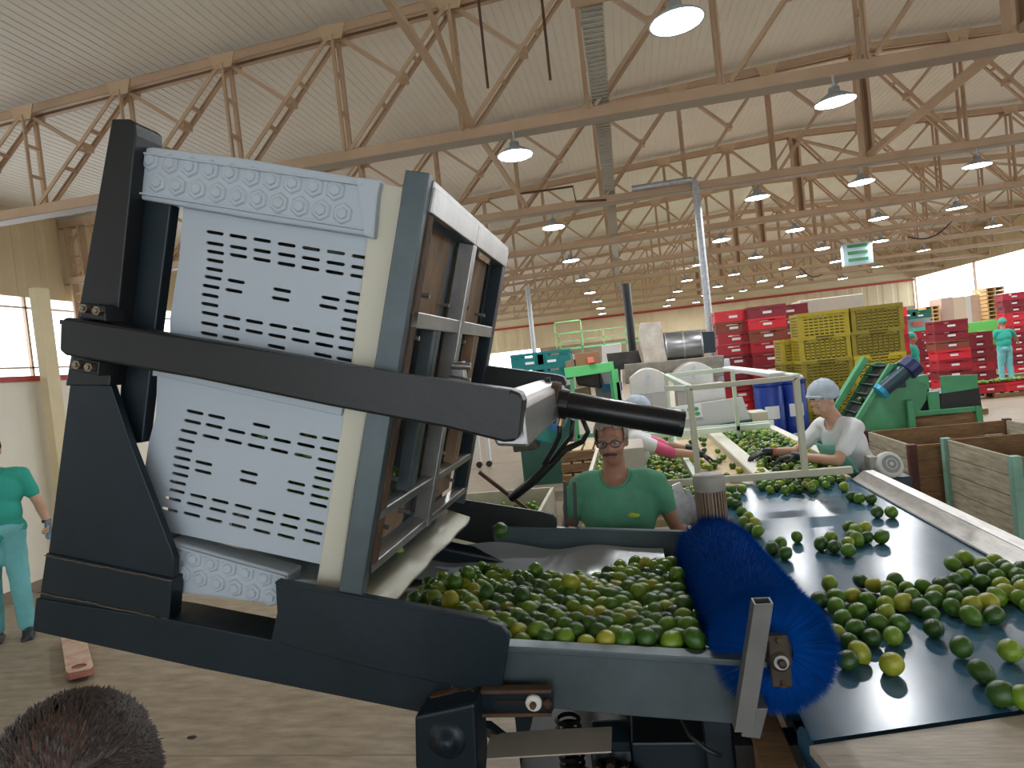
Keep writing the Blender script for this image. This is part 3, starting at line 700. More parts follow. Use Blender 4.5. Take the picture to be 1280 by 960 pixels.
# adjusting bracket with white washer
MB().pxy([(592,864),(690,862),(692,888),(688,891),(592,892)], 1.6, 1.602, 1.618).build('slotted_bracket', steel_navy, hp, bev=.002)
MB().pxy([(620,875),(658,875),(658,880),(620,880)], 1.6, 1.598, 1.603).build('slot', slot_shade, hp)  # dark strip on the bracket face imitates the shade inside its slot
MB().pxy([(590,861),(690,860),(690,864),(590,866)], 1.6, 1.59, 1.62).build('bracket_flange', rust, hp, bev=.001)
MB().pxy([(590,890),(690,889),(690,893),(590,895)], 1.6, 1.59, 1.62).build('bracket_flange', rust, hp, bev=.001)
a = at(667,879,Y=1.59); MB().lathe([(.001,-.008),(.017,-.008),(.0205,-.004),(.0205,.004)], (a.x,1.592,a.z), (0,1,0), 24).build('washer', mat('white_nylon', (.78,.76,.70), .4), hp)
MB().tube((a.x,1.572,a.z),(a.x,1.586,a.z),.0085,n=6).build('bolt', rust, hp)
a = at(684,880,Y=1.59); MB().lathe([(.001,-.012),(.006,-.011),(.0105,-.005),(.0115,.004)], (a.x,1.592,a.z), (0,1,0), 16).build('rivet_nut', rust, hp, smooth=True)
# underframe
MB().box((-.62,1.75,.0),(-.55,1.82,.86)).build('leg', steel_navy, hp, bev=.003)
MB().box((.10,1.75,.0),(.17,1.82,.93)).build('leg', steel_navy, hp, bev=.003)
MB().box((-.62,2.68,.0),(-.55,2.75,.9)).build('leg', steel_navy, hp, bev=.003)
MB().box((.10,2.68,.0),(.17,2.75,.9)).build('leg', steel_navy, hp, bev=.003)
MB().box((-.6,1.76,.52),(.16,1.81,.58)).build('cross_member', steel_navy, hp, bev=.003)
MB().box((-.6,2.70,.45),(.16,2.74,.51)).build('cross_member', steel_navy, hp, bev=.003)
MB().box((-.1,1.85,.60),(.12,2.2,.80)).tube((-.22,1.95,.72),(-.1,1.95,.72),.08,n=20).build('gear_unit', steel_navy, hp, bev=.006)
mb = MB()
for k in range(16):
    a0 = k/16*2*PI; mb.tube((-.16+.10*math.cos(a0),1.80,.66+.10*math.sin(a0)),(-.16+.10*math.cos(a0),1.83,.66+.10*math.sin(a0)),.012,n=8)
mb.lathe([(.001,-.01),(.095,-.01),(.095,.01),(.001,.01)], (-.16,1.815,.66), (0,1,0), 24); mb.build('drive_chain', mat('greasy_chain', (.03,.022,.016), .5, .5), hp)['kind'] = 'stuff'
MB().bar(at(603,905,Y=1.75), at(650,940,Y=2.0), .05, .02).build('brace_plate', steel_navy, hp)
MB().box((-.50,1.84,.50),(.28,2.62,.53)).box((-.05,1.9,.53),(.26,2.3,.74)).build('dark_fill_tray', mat('greasy_black', (.02,.018,.016), .5, .3, var=(9,.5)), hp)  # dark tray and box added to cover the pale floor under the hopper
MB().box((.17,1.70,.10),(.33,1.78,.88)).box((-.55,1.86,.25),(.3,1.92,.42)).build('dark_fill_sheet', MATS['greasy_black'], hp)  # more dark filling added so the underframe looks dark
mb = MB()
for k in range(14): z = .55+k*.022; mb.lathe([(.030,z),(.040,z+.006),(.030,z+.014)], (-.28,1.90,0), (0,0,1), 16)
mb.build('spring', MATS['greasy_black'], hp)['kind'] = 'stuff'
cdp = empty('cardboard_sheet', 'blank grey cardboard sheet lying under the hopper edge', 'cardboard', tuple(at(690,940,Y=1.62)))
q = [at(x,y,Z=.86) for x,y in ((614,918),(700,912),(765,909),(764,940),(690,944),(604,949))]
MB().prism([(v.x,v.y,v.z) for v in q], (0,0,-.002), (0,0,.002)).build('sheet', card, cdp)
# cables
tag(MB().path([at(850,893,Y=1.75),at(862,920,Y=1.7),at(885,938,Y=1.68),at(902,945,Y=1.68)], .006, 8).build('loose_cable', blk_rubber, smooth=True), 'thin black cable looping under the hopper near the brush', 'cable')
hs = [at(728,523,Y=2.55),at(735,540,Y=2.55),at(728,552,Y=2.58),at(706,562,Y=2.6),at(690,578,Y=2.62),at(668,600,Y=2.65),at(640,622,Y=2.75)]
ca = empty('hose_bundle', 'black hose bundle drooping from the cross box to the hopper', 'hose', tuple(hs[-1]))
MB().path(hs, [.010,.010,.011,.014,.017,.019,.020], 12).build('hose', blk_rubber, ca, smooth=True)
MB().path([at(700,528,Y=2.5),at(699,545,Y=2.52),at(692,560,Y=2.56),at(680,580,Y=2.6)], .010, 10).build('hose', blk_rubber, ca, smooth=True)
MB().path([at(716,525,Y=2.5),at(714,545,Y=2.52),at(700,562,Y=2.58),at(688,578,Y=2.61)], .009, 10).build('hose', blk_rubber, ca, smooth=True)
a, b = at(703,516,Y=2.5), at(700,532,Y=2.5); MB().tube(a, b, .013, n=12).build('brass_fitting', mat('brass', (.55,.38,.2), .35, .8), ca)
tag(MB().bar(at(599,590,Y=3.6), at(599,590,Y=3.6)+(at(648,628,Y=3.6)-at(599,590,Y=3.6))*(at(599,590,Y=3.6).z/(at(599,590,Y=3.6).z-at(648,628,Y=3.6).z)), .02, .02).build('brown_rod', rust), 'thin brown rod leaning behind the hopper far wall', 'rod')
for i, x in enumerate((706, 718)): tag(MB().bar(at(x,602,Y=2.86), at(x+2,668,Y=2.84), .014, .014).build('guide_strap', blk_rubber), ('left' if i == 0 else 'right')+' of two black straps hanging before the man in green', 'strap', 'black straps at the hopper')

# ================================================================ BRUSH ROLLER
AX, AZ, BR, BY0, BY1 = None, None, .158, 1.66, 2.62
a = at(968,814,Y=BY0); AX, AZ = a.x, a.z
a = at(893,692,Y=BY1); AX2, AZ2 = a.x, a.z
br_ = empty('brush_roller', 'large round blue bristle brush roller between hopper and sorting belt', 'brush', (AX, BY0, AZ-BR))
q0, q1 = Vector((AX,BY0,AZ)), Vector((AX2,BY1,AZ2)); ad = (q1-q0).normalized(); e1 = ad.cross(Vector((0,0,1))).normalized(); e2 = ad.cross(e1)
MB().tube(q0-ad*.07, q1+ad*.05, .017, n=16).build('shaft', steel_bare, br_)
MB().tube(q0+ad*.012, q1, .05, n=24).build('core', mat('brush_core', (.02,.02,.03), .6), br_)
mb = MB(); vs = mb.v; fs = mb.f; Lb = (q1-q0).length
rng = random.Random(3)
for k in range(62000):
    end = k < 13000
    s = rng.random()**2*.05 if end else rng.random()*Lb
    a = rng.random()*2*PI; R1 = BR*(.93+.09*rng.random())
    a2 = a+rng.gauss(0,.05)+.10; dr = e1*math.cos(a)+e2*math.sin(a); dr2 = e1*math.cos(a2)+e2*math.sin(a2)
    ta = (dr.cross(ad))*.0011 + ad*rng.uniform(-.0008,.0008)
    p = q0+ad*(s+.004); r0 = .045 if (end or k%5 == 0) else BR*.62
    fl_ = ad*(-.018*rng.random() if s < .03 else rng.gauss(0,.004))
    b0 = len(vs); vs.extend((p+dr*r0-ta, p+dr*r0+ta, p+dr2*R1+fl_)); fs.append((b0,b0+1,b0+2))
# dense inner mass of bristles
mb2 = MB().lathe([(.05,.02),(BR*.80,.02),(BR*.86,.045),(BR*.87,Lb-.03),(BR*.8,Lb),(.05,Lb)], q0, ad, 64)
mb2.build('bristle_bed', brush_b, br_, smooth=True)
me = bpy.data.meshes.new('bristles'); me.from_pydata(vs, [], fs); me.materials.append(brush_b); o = bpy.data.objects.new('bristles', me); COL.objects.link(o)
o.parent = br_; me.transform(Matrix.Translation(-worigin(br_))); tag(o, kind='stuff')
# bearing at the near end
c = q0-ad*.05
MB().box((c.x-.024,c.y-.012,c.z-.062),(c.x+.022,c.y+.006,c.z+.062)).build('bearing_plate', mat('greasy_steel', (.07,.05,.035), .6, .3, var=(20,.5)), br_, bev=.004)
MB().lathe([(.001,-.03),(.010,-.03),(.010,-.02),(.022,-.018),(.027,-.008),(.029,.01)], c, ad, 20).build('bearing', MATS['greasy_steel'], br_, smooth=True)
for s in (-1,1): MB().tube((c.x,c.y-.022,c.z+s*.055),(c.x,c.y-.01,c.z+s*.048),.007,n=6).build('bolt', rust, br_)
# its upright motor
mt = empty('brush_motor', 'upright brown-grey ribbed motor standing behind the blue brush', 'motor', tuple(at(884,640,Y=2.68)))
c = at(885,592,Y=2.68); cz = c.z
MB().lathe([(.001,.0),(.055,-.002),(.062,-.014),(.062,-.06),(.058,-.066)], (c.x,c.y,cz), (0,0,1), 28).build('fan_cover', motor_g, mt, smooth=True)
mb = MB().tube((c.x,c.y,cz-.24),(c.x,c.y,cz-.06),.048,n=24)
for k in range(28): a0 = k/28*2*PI; mb.bar((c.x+.053*math.cos(a0),c.y+.053*math.sin(a0),cz-.24),(c.x+.053*math.cos(a0),c.y+.053*math.sin(a0),cz-.065),.005,.014,up=(math.cos(a0),math.sin(a0),0))
mb.build('ribbed_body', mat('motor_brown', (.24,.17,.12), .55, .2), mt)
# guard plates left of the motor
MB().pxy([(840,607),(850,603),(868,640),(862,655),(850,655)], 2.95, 2.95, 2.96).build('guide_plate', alu, hp)
MB().pxy([(856,612),(862,612),(880,650),(872,660)], 2.9, 2.9, 2.91).build('guide_plate', galv, hp)

# ================================================================ SORTING BELT
ZB = .95
bl_ = empty('sorting_belt', 'long grey blue sorting belt conveyor carrying scattered limes', 'conveyor', (.85, 1.6, 0))
BX0, BX1, BYA, BYB = .335, 1.345, 1.60, 4.95
mb = MB(); N = 24
for i in range(N+1):
    for j in range(9):
        x = BX0+(BX1-BX0)*j/8; ya = BYA+.235*(x-BX0); y = ya+(BYB-ya)*i/N
        mb.v.append(Vector((x,y,ZB+(.0015*noise.noise(Vector((x*3,y*2,1)))))))
mb.f = [(i*9+j,i*9+j+1,(i+1)*9+j+1,(i+1)*9+j) for i in range(N) for j in range(8)]
mb.build('belt', belt_m, bl_, smooth=True)
MB().box((BX0,BYA+.30,ZB-.12),(BX1,BYB,ZB-.10)).tube((BX0,BYA+.055,ZB-.058),(BX1,BYA+.055+.237,ZB-.058),.054,n=24).build('belt_return', belt_m, bl_)
# right rail: sloping inner guide and flat top edge
MB().prism([(BX1-.015,0,ZB+.003),(BX1+.05,0,ZB+.05),(BX1+.05,0,ZB+.04),(BX1-.005,0,ZB-.004)],(0,BYA,0),(0,4.45,0)).build('guide_strip', alu, bl_)
MB().box((BX1+.05,BYA,ZB-.14),(BX1+.115,4.45,ZB+.055)).build('side_rail', alu, bl_, bev=.006)
MB().box((BX1-.03,BYA,ZB+.002),(BX1-.022,4.45,ZB+.006)).build('edge_seal', blk_rubber, bl_)
MB().box((BX0-.03,2.75,ZB-.1),(BX0-.01,4.3,ZB+.04)).build('side_rail', alu, bl_, bev=.003)
# near end cover boards
MB().prism([(BX0-.01,BYA-.006,ZB),(BX1+.05,BYA-.006+.249,ZB),(BX1+.12,BYA+.25,ZB),(BX1+.12,1.62,ZB),(BX0+.02,1.45,ZB)],(0,0,-.03),(0,0,-.006)).box((BX0+.03,1.46,ZB-.16),(BX1+.1,1.64,ZB-.03)).build('end_cover', mat('pale_worn_board', (.56,.48,.38), .5, var=(7,.35), bump=(20,.2), stretch=(1,5,1)), bl_, bev=.004)
MB().box((BX0-.12,1.56,.70),(BX0-.035,2.0,ZB-.065)).build('corner_block', wood_brown, bl_, bev=.004)
MB().box((BX0-.118,1.52,.80),(BX0-.04,1.565,ZB-.055)).build('corner_plate', mat('scuffed_plate', (.48,.44,.40), .5, .2, var=(12,.4)), bl_, bev=.002)
for x in (BX0+.02, BX1+.04):
    for y in (1.7, 3.1, 4.6): MB().box((x,y,0),(x+.06,y+.06,ZB-.14)).build('leg', steel_navy, bl_, bev=.002)
for x in (BX0+.02, BX1+.04): MB().box((x,1.7,ZB-.2),(x+.04,4.7,ZB-.13)).build('frame_beam', steel_navy, bl_)
# its gear motor on the right
a = at(1114,580,Y=4.55)
mo = empty('belt_motor', 'grey electric motor with round fan grille beside the woman', 'motor', (a.x,a.y,ZB-.2))
ax = Vector((.15,-.9,.35)).normalized()
MB().lathe([(.001,0),(.075,0),(.085,-.015),(.088,-.05)], a, ax, 28).build('fan_cover', motor_l, mo, smooth=True)
MB().lathe([(.001,.004),(.058,.004),(.058,-.004)], a, ax, 24).build('grille', mat('motor_grille', (.28,.30,.31), .5, .5), mo)
MB().lathe([(.03,.008),(.036,.010),(.036,.002)], a, ax, 20).lathe([(.001,.008),(.012,.010),(.014,.002)], a, ax, 16).build('grille_ring', motor_l, mo)
MB().lathe([(.08,-.05),(.08,-.23),(.001,-.23)], a, ax, 24).build('motor_body', motor_l, mo, smooth=False)
MB().box((a.x-.12,a.y+.02,a.z-.03),(a.x-.07,a.y+.12,a.z+.05)).build('terminal_box', motor_g, mo, bev=.004)
MB().box((a.x-.15,a.y,a.z-.3),(a.x+.12,a.y+.25,a.z-.09)).build('gearbox', steel_navy, mo, bev=.01)

# ================================================================ LIMES
bm = bmesh.new(); bmesh.ops.create_icosphere(bm, subdivisions=3, radius=1)
for v in bm.verts:
    c = v.co.copy(); s = 1+.03*noise.noise(c*2)
    tip = max(0, c.z-.93)*1.6
    v.co = Vector((c.x*s, c.y*s, c.z*1.10+tip))
LM = bpy.data.meshes.new('lime'); bm.to_mesh(LM); bm.free(); LM.materials.append(LIME); LM.shade_smooth()
bm = bmesh.new(); bmesh.ops.create_icosphere(bm, subdivisions=2, radius=1); LOWV = [v.co.copy() for v in bm.verts]; LOWF = [[v.index for v in f.verts] for f in bm.faces]; bm.free()
def rrot(): return Matrix.Rotation(random.uniform(0,6.28),3,'Z') @ Matrix.Rotation(random.uniform(.5,2.6),3,'X') @ Matrix.Rotation(random.uniform(0,6.28),3,'Z')
def lime(p, r, label, group=None):
    o = bpy.data.objects.new('lime', LM); COL.objects.link(o); o.location = p; o.scale = (r*random.uniform(.92,1),)*2+(r,)
    o.rotation_euler = rrot().to_euler(); return tag(o, label, 'lime', group)
def lime_stuff(name, pts, label, parent=None):
    vs = []; fs = []
    for p, r in pts:
        b = len(vs); Q = rrot(); vs += [Vector(p)+Q@Vector((c.x*r*.93,c.y*r*.93,c.z*r*1.08)) for c in LOWV]; fs += [[b+i for i in f] for f in LOWF]
    me = bpy.data.meshes.new(name); me.from_pydata(vs,[],fs); me.materials.append(LIME); me.shade_smooth(); o = bpy.data.objects.new(name, me); COL.objects.link(o)
    return tag(o, label, 'limes', None, 'stuff')
# on the belt, nearer end
crop6 = [(835,112),(900,80),(160,215),(105,308),(200,290),(285,283),(340,205),(405,225),(518,200),(483,243),(580,245),(672,238),(610,285),(492,280),(375,312),(475,330),(567,325),(315,370),(232,405),(200,345),(468,382),(422,430),(305,458),(392,510),(543,435),(508,502),(273,535),(325,590),(260,635),(190,485),(650,345),(730,305),(708,382),(728,460),(845,205),(782,225),(825,258),(845,300),(838,345),(740,268),(925,190),(930,285),(945,335),(932,392),(1010,320),(1060,388),(1090,285),(1018,212),(1085,225),(1105,180),(1000,118),(1070,98),(1118,125),(1030,150),(1180,160),(1190,190),(1185,240),(1205,300),(1150,262),(1225,215),(1250,265),(1268,190),(1250,330),(1240,140),(1270,235)]
single6 = [((880,560),'single lime on belt before the big cluster, below its middle'), ((1145,580),'single lime near the right photo edge below the big cluster'), ((990,698),'second lowest lime at right, next to a pair of limes'),
           ((1098,818),'large lime at lower right front of the belt'), ((1222,840),'lime cut by the right photo edge at lower right'), ((500,655),'lone front lime on belt beside the bright lamp reflection')]
crop4 = [(683,423),(650,410),(672,398),(775,400),(802,405),(797,385),(840,415),(842,396),(850,380),(868,386),(880,385),(865,362),(845,357),(875,361),(918,320),(943,320),(850,282),(868,285),(897,287),(830,257)]
placed = []
def on_belt(x, y, r=None):
    r = r or random.uniform(.027,.0315); q = at(x, y, Z=ZB+r); 
    return q, r
def settle(lst):
    out = []
    for q, r in lst: out.append([q.copy(), r])
    for it in range(60):
        for i in range(len(out)):
            for j in range(i):
                d = out[i][0]-out[j][0]; m = (out[i][1]+out[j][1])*1.0
                if d.length < m:
                    k = (m-d.length)/2; d = d.normalized() if d.length > 1e-6 else Vector((1,0,0)); out[i][0] += d*k; out[j][0] -= d*k
        for e in out:
            e[0].z = max(ZB+e[1], e[0].z-.0006)
            e[0].x = min(BX1-.03, e[0].x)
    return out
big = settle([on_belt(1000+x/4.364, 680+y/4.364) for x,y in crop6 if 1000+x/4.364 < 1293])
for q, r in big:
    px, py, _ = proj(q)
    zone = 'left third' if px < 1100 else ('middle third' if px < 1200 else 'right third'); edge = 'front edge' if py > (775 if px < 1100 else 760) else ('back rows' if py < 738 else 'inner rows')
    lime(q, r, f'green lime in the {edge} of the big belt cluster, its {zone}', 'limes in the big belt cluster')
for (x,y), lb in single6: q, r = on_belt(1000+x/4.364, 680+y/4.364, .031); lime(q, r, lb)
for (x,y), r in (((1036,731),.029),):
    pass
up = settle([on_belt(640+x/2, 480+y/2) for x,y in crop4])
up[3:14] = sorted(up[3:14], key=lambda e: proj(e[0])[0])
lab4 = ['front lime of the trio beside the blue brush','left lime of the trio beside the blue brush','rear lime of the trio beside the blue brush'] + [f'{ORD[k]} lime from the left in the loose group in mid belt' for k in range(11)] + ['left lime of the pair by the right belt rail','right lime of the pair by the right belt rail'] + [w_+' lime of the row of three near the far right rail' for w_ in ('left','middle','right')] + ['dark lime at the far right corner of the belt']
for k, (q, r) in enumerate(up): lime(q, r, lab4[k], 'limes in mid belt' if 3 <= k < 14 else ('limes in a row of three' if 16 <= k < 19 else None))
q, r = on_belt(996,671); lime(q, r, 'single lime between the brush trio and mid belt group')
q, r = on_belt(1102,671); lime(q, r, 'single lime right of the mid belt group')
col = settle([on_belt(640+x/2, 480+y/2) for x,y in ((575,322),(590,332),(603,346),(612,366),(560,300),(545,295),(530,277),(552,264),(572,262),(540,280),(560,282),(583,345),(598,362),(525,262))])
col.sort(key=lambda e: -proj(e[0])[1])
ORD += ['thirteenth','fourteenth']
for k, (q, r) in enumerate(col): lime(q, r, f'{ORD[k]} lime from the brush in the line along the left belt edge', 'limes along the left belt edge')
# far clump at the end of the belt
pts = []
for k in range(700):
    x, y = random.uniform(948,1052), random.uniform(580,614)
    if y < 612-.25*(x-948) - 0 + 14*math.sin((x-948)/104*PI): pass
    lim = 613 if x < 1010 else 613-(x-1010)*.28
    if y > lim: continue
    q, r = on_belt(x, y, random.uniform(.026,.031))
    if q.x > BX1-.04 or q.x < BX0+.05 or any((q-p).length < (r+s)*.92 for p,s in pts): continue
    pts.append((q,r))
far_layer = [(p+Vector((random.uniform(-.02,.02),random.uniform(-.02,.02),.045)),r) for p,r in pts if random.random() < .45 and p.y > 4.35]
lime_stuff('lime_clump', pts+far_layer, 'clump of small bright limes at the far end of the belt')

# in the hopper
poly_h = [(508,748),(520,735),(556,722),(598,708),(640,716),(700,722),(745,716),(790,702),(845,700),(868,712),(905,760),(905,820),(640,812),(560,775)]
def inp(x, y, P):
    c = False; n = len(P)
    for i in range(n):
        (x1,y1),(x2,y2) = P[i],P[(i+1)%n]
        if (y1 > y) != (y2 > y) and x < (x2-x1)*(y-y1)/(y2-y1)+x1: c = not c
    return c
def surf(x, y):
    h = 1.172-.055*(x+.4)-.085*(y-1.7)
    h += .012*noise.noise(Vector((x*4,y*4,3)))
    return max(h, bedz(x)+.03)
top, low_ = [], []
sp = .0545; j = 0; y = YH0+.045
while y < YH1-.05:
    x = -1.0+(sp/2 if j%2 else 0)
    while x < .19:
        p = Vector((x+random.uniform(-.009,.009), y+random.uniform(-.009,.009), 0)); p.z = surf(p.x,p.y)+random.uniform(-.010,.012)
        px, py, _ = proj(p)
        bx = AX+(AX2-AX)*(p.y-BY0)/(BY1-BY0)
        if inp(px, py, poly_h) and math.hypot(p.x-bx, p.z-AZ) > BR*.93+.02:
            top.append((p, random.uniform(.0255,.0305)))
            low_.append((p+Vector((sp/2,random.uniform(-.01,.01),-.043)), .027))
        x += sp
    y += sp*.87; j += 1
for _ in range(9):
    b = random.choice(top); top.append((b[0]+Vector((random.uniform(-.02,.02),.02,.036)), random.uniform(.027,.031)))
top.sort(key=lambda e: proj(e[0])[2])
NI = 300-len(big)-len(up)-len(col)-10
hop_out = top[:NI]
for p, r in hop_out:
    px, py, _ = proj(p); lime(p, r, 'green lime in the hopper heap, '+('at its left end' if px < 620 else 'left of its middle' if px < 710 else 'right of its middle' if px < 800 else 'beside the blue brush')+(' by the near wall' if py > 770-(800-px)*.05 else ' in its inner rows'), 'limes in the hopper heap')
lime_stuff('lime_heap', top[NI:]+low_, 'far and lower part of the lime heap in the hopper')
q = at(626,663,Y=2.55); lime(q, .031, 'single lime tumbling in the air over the hopper')
q = at(494,691,Y=2.1); lime(q, .03, 'lime dropping out under the lid frame'); 
# limes still inside the tipped bin, seen through its slots
pts = []
for k in range(420):
    s_ = random.uniform(.55,.98); base = A2.lerp(B2, s_); o_ = random.uniform(.03,.40)
    y = random.uniform(1.77,1.95); p = base - LN*o_ + Vector((0,y,0))
    if any((p-a).length < .05 for a,_ in pts): continue
    pts.append((p, .028))
lime_stuff('bin_limes', pts, 'limes still lying inside the tipped white bin')

# ================================================================ FAR SORTING TABLE
ft = empty('sorting_table', 'cream sorting table with lanes of limes beyond the belt', 'sorting table', (.7,5,0))
ZT = .97
MB().box((-.35,3.75,ZT-.06),(.36,7.0,ZT-.02)).build('left_lane_bed', wood_pale, ft)
MB().box((.36,4.5,ZT-.05),(.74,7.0,ZT-.01)).build('middle_lane_bed', wood_pale, ft)
MB().box((.84,4.5,ZT-.05),(1.34,7.0,ZT-.01)).build('right_lane_bed', wood_pale, ft)
MB().box((.74,4.45,ZT-.05),(.86,7.0,ZT+.055)).build('cream_divider', bin_c, ft, bev=.012)
MB().box((.36,4.45,ZT-.05),(.40,7.0,ZT+.07)).build('white_divider', mint_steel, ft, bev=.006)
MB().box((1.32,4.9,ZT-.05),(1.40,7.0,ZT+.055)).build('right_board', bin_c, ft, bev=.008)
MB().box((-.38,3.75,ZT-.06),(-.35,7.0,ZT+.05)).build('left_board', cream_steel, ft)
MB().box((-.36,6.98,ZT-.04),(1.4,7.02,ZT+.10)).build('end_board', mint_steel, ft)
MB().box((.36,5.6,ZT+.0),(.76,5.61,ZT+.02)).build('lane_stop', mint_steel, ft) if 0 else None
# pouring lip from the middle lane
q = [at(905,597,Z=ZT+.03),at(966,588,Z=ZT+.03),at(968,592,Z=ZT),at(944,607,Z=ZT-.02),at(915,606,Z=ZT-.02)]
MB().prism([tuple(v) for v in q],(0,0,0),(0,0,.006)).build('pouring_lip', bin_c, ft)
for x in (-.3,.4,1.3):
    for y in (4.4,6.9): MB().box((x,y,0),(x+.05,y+.05,ZT-.05)).build('leg', cream_steel, ft)
MB().box((-.3,4.6,.3),(1.3,4.64,.36)).build('stretcher', steel_navy, ft)
# guard frame over the lanes
gf = empty('lane_canopy', 'cream and mint tube frame standing over the sorting lanes', 'frame', (.65,4.3,1.08))
T = .035; fx0, fx1 = .355, .965
z0, z1 = 1.09, 1.655
MB().box((.08,4.05,z0-.02),(1.22,4.09,z0+.02)).build('front_bar', cream_steel, gf, bev=.003)
for x, z in ((fx0,z1),(fx1,z1)): MB().box((x-T/2,4.06,z0),(x+T/2,4.095,z)).build('front_post', cream_steel, gf, bev=.003)
MB().bar((fx0,4.08,z1),(fx1,4.08,z1),.04,.03).build('top_bar', cream_steel, gf, bev=.003)
for x in (fx0,fx1): MB().box((x-T/2,6.4,z0-.1),(x+T/2,6.44,z1)).build('rear_post', mint_steel, gf, bev=.003)
MB().box((fx0,6.4,z1-.02),(fx1,6.44,z1+.02)).build('rear_bar', mint_steel, gf, bev=.003)
MB().box((-.35,6.4,z0-.02),(1.25,6.44,z0+.03)).build('rear_lower_bar', mint_steel, gf, bev=.003)
for x in (fx0,fx1): MB().box((x-.02,4.09,z1-.015),(x+.02 if x == fx0 else x+.03,6.4,z1+.02)).build('side_bar', mint_steel, gf, bev=.004)
MB().box((fx1-.10,4.3,z1+.0),(fx1+.0,6.35,z1+.03)).build('light_cover', mat('white_cover', (.80,.82,.82), .35), gf, bev=.008)
MB().bar((fx0-.10,4.5,z1-.01),(fx0,4.1,z1+.0),.05,.03).build('corner_bracket', mint_steel, gf)
def lane(x0, x1, y0, y1, n, z, r=(.024,.03)):
    P = []
    for k in range(n*6):
        if len(P) >= n: break
        q = Vector((random.uniform(x0,x1), random.uniform(y0,y1), z+random.uniform(.02,.055)))
        if any((q-a).length < .046 for a,_ in P[-400:]): continue
        P.append((q, random.uniform(*r)))
    return P
LB_ = mat('x','x') if 0 else None
lime_stuff('lane_limes', lane(-.32,.33,3.78,6.3,620,ZT), 'limes filling the left sorting lane behind the man')
lime_stuff('lane_limes', lane(.88,1.28,5.0,6.9,300,ZT), 'limes filling the right sorting lane beside the woman')
lime_stuff('lane_limes', lane(.42,.72,4.6,6.6,22,ZT-.01), 'few limes scattered in the middle sorting lane')
lime_stuff('lane_limes', lane(-.2,.3,6.5,6.9,60,ZT), 'limes at the far end of left lane under gloved hand')
# box panels near the table
bx = empty('control_box', 'beige metal box standing behind the man in green', 'box', tuple(at(795,620,Y=4.5)))
a, b = at(770,562,Y=4.5), at(812,628,Y=4.5)
MB().box((a.x-.05,4.5,.6),(b.x,5.0,a.z)).build('box', card, bx, bev=.006)
bx = empty('cream_box', 'small cream metal box at the far end of right lane', 'box', (1.02,7.3,1.0))
a, b = at(938,516,Y=7.3), at(962,536,Y=7.3)
MB().box((a.x,7.3,.9),(b.x,7.6,a.z)).build('box', cream_steel, bx, bev=.01)
sbn = empty('green_bin', 'dark green rubbish sack beside the blue drums', 'sack', tuple(at(1000,560,Y=6.6)))
a = at(1000,555,Y=6.8); MB().ell((a.x,a.y,a.z-.02),(.2,.16,.13)).build('sack', mat('dark_green_plastic', (.015,.07,.065), .4, bump=(20,.5)), sbn, smooth=True)

# ================================================================ CRATES
def crate_mesh(name, w, d, h, m, lattice):
    mb = MB(); t = .018; bk = []
    mb.box((-w/2,-d/2,0),(w/2,d/2,.015))
    for sx in (-1,1):
        for sy in (-1,1): mb.cbox((sx*(w/2-.025),sy*(d/2-.025),h/2),(.05,.05,h))
    for sy in (-1,1):
        y = sy*(d/2-t/2)
        mb.cbox((0,y,h-.02),(w,t+.008,.04)); mb.cbox((0,y,.02),(w,t+.006,.04))
        if lattice:
            bk.append((len(mb.f),len(mb.f)+6)); mb.cbox((0,y-sy*.006,h/2-.02),(w-.06,t*.25,h-.09))
            for k in range(6): mb.cbox((0,y,.045+(h-.09)*(k+.7)/6.3),(w-.06,t*.8,.022))
            bk.append((len(mb.f),len(mb.f)+6)); mb.cbox((0,y+sy*.012,.016),(w*.36,t*.5,.02))  # dark strip stands for the shade in the hand hole
            for k in range(9): mb.cbox((-w/2+.06+k*(w-.12)/8,y,h/2),(.014,t*.8,h-.06))
            mb.cbox((-w*.25,y,h-.055),(w*.2,t,.02)); mb.cbox((w*.25,y,h-.055),(w*.2,t,.02))
        else:
            mb.cbox((0,y,h*.38),(w-.06,t*.6,h*.62)); mb.cbox((-w*.32,y,h*.78),(w*.22,t*.6,h*.25)); mb.cbox((w*.32,y,h*.78),(w*.22,t*.6,h*.25))
            for k in (-1,1): mb.cbox((k*w*.2,y,h*.4),(.02,t,h*.6))
    for sx in (-1,1):
        x = sx*(w/2-t/2)
        mb.cbox((x,0,h-.02),(t+.008,d,.04)); mb.cbox((x,0,.02),(t+.006,d,.04))
        if lattice:
            bk.append((len(mb.f),len(mb.f)+6)); mb.cbox((x-sx*.006,0,h/2-.02),(t*.25,d-.06,h-.09))
            for k in range(6): mb.cbox((x,0,.045+(h-.09)*(k+.7)/6.3),(t*.8,d-.06,.022))
            for k in range(6): mb.cbox((x,-d/2+.06+k*(d-.12)/5,h/2),(t*.8,.014,h-.06))
        else:
            mb.cbox((x,0,h*.38),(t*.6,d-.06,h*.62)); mb.cbox((x,-d*.33,h*.78),(t*.6,d*.2,h*.25)); mb.cbox((x,d*.33,h*.78),(t*.6,d*.2,h*.25))
    me = bpy.data.meshes.new(name); me.from_pydata(mb.v,[],mb.f); me.materials.append(m)
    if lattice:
        me.materials.append(mat('olive_slot_shade', (.10,.075,.008), .6))  # darkened olive on the backing imitates shade seen through the lattice
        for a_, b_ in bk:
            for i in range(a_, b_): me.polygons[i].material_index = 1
    return me
RW, RD, RH = .60, .40, .19
REDM = [crate_mesh('red_crate', RW, RD, RH, m, False) for m in REDS]
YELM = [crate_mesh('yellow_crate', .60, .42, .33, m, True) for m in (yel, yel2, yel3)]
TEAM = crate_mesh('teal_crate', .60, .40, .24, teal_cr, False)
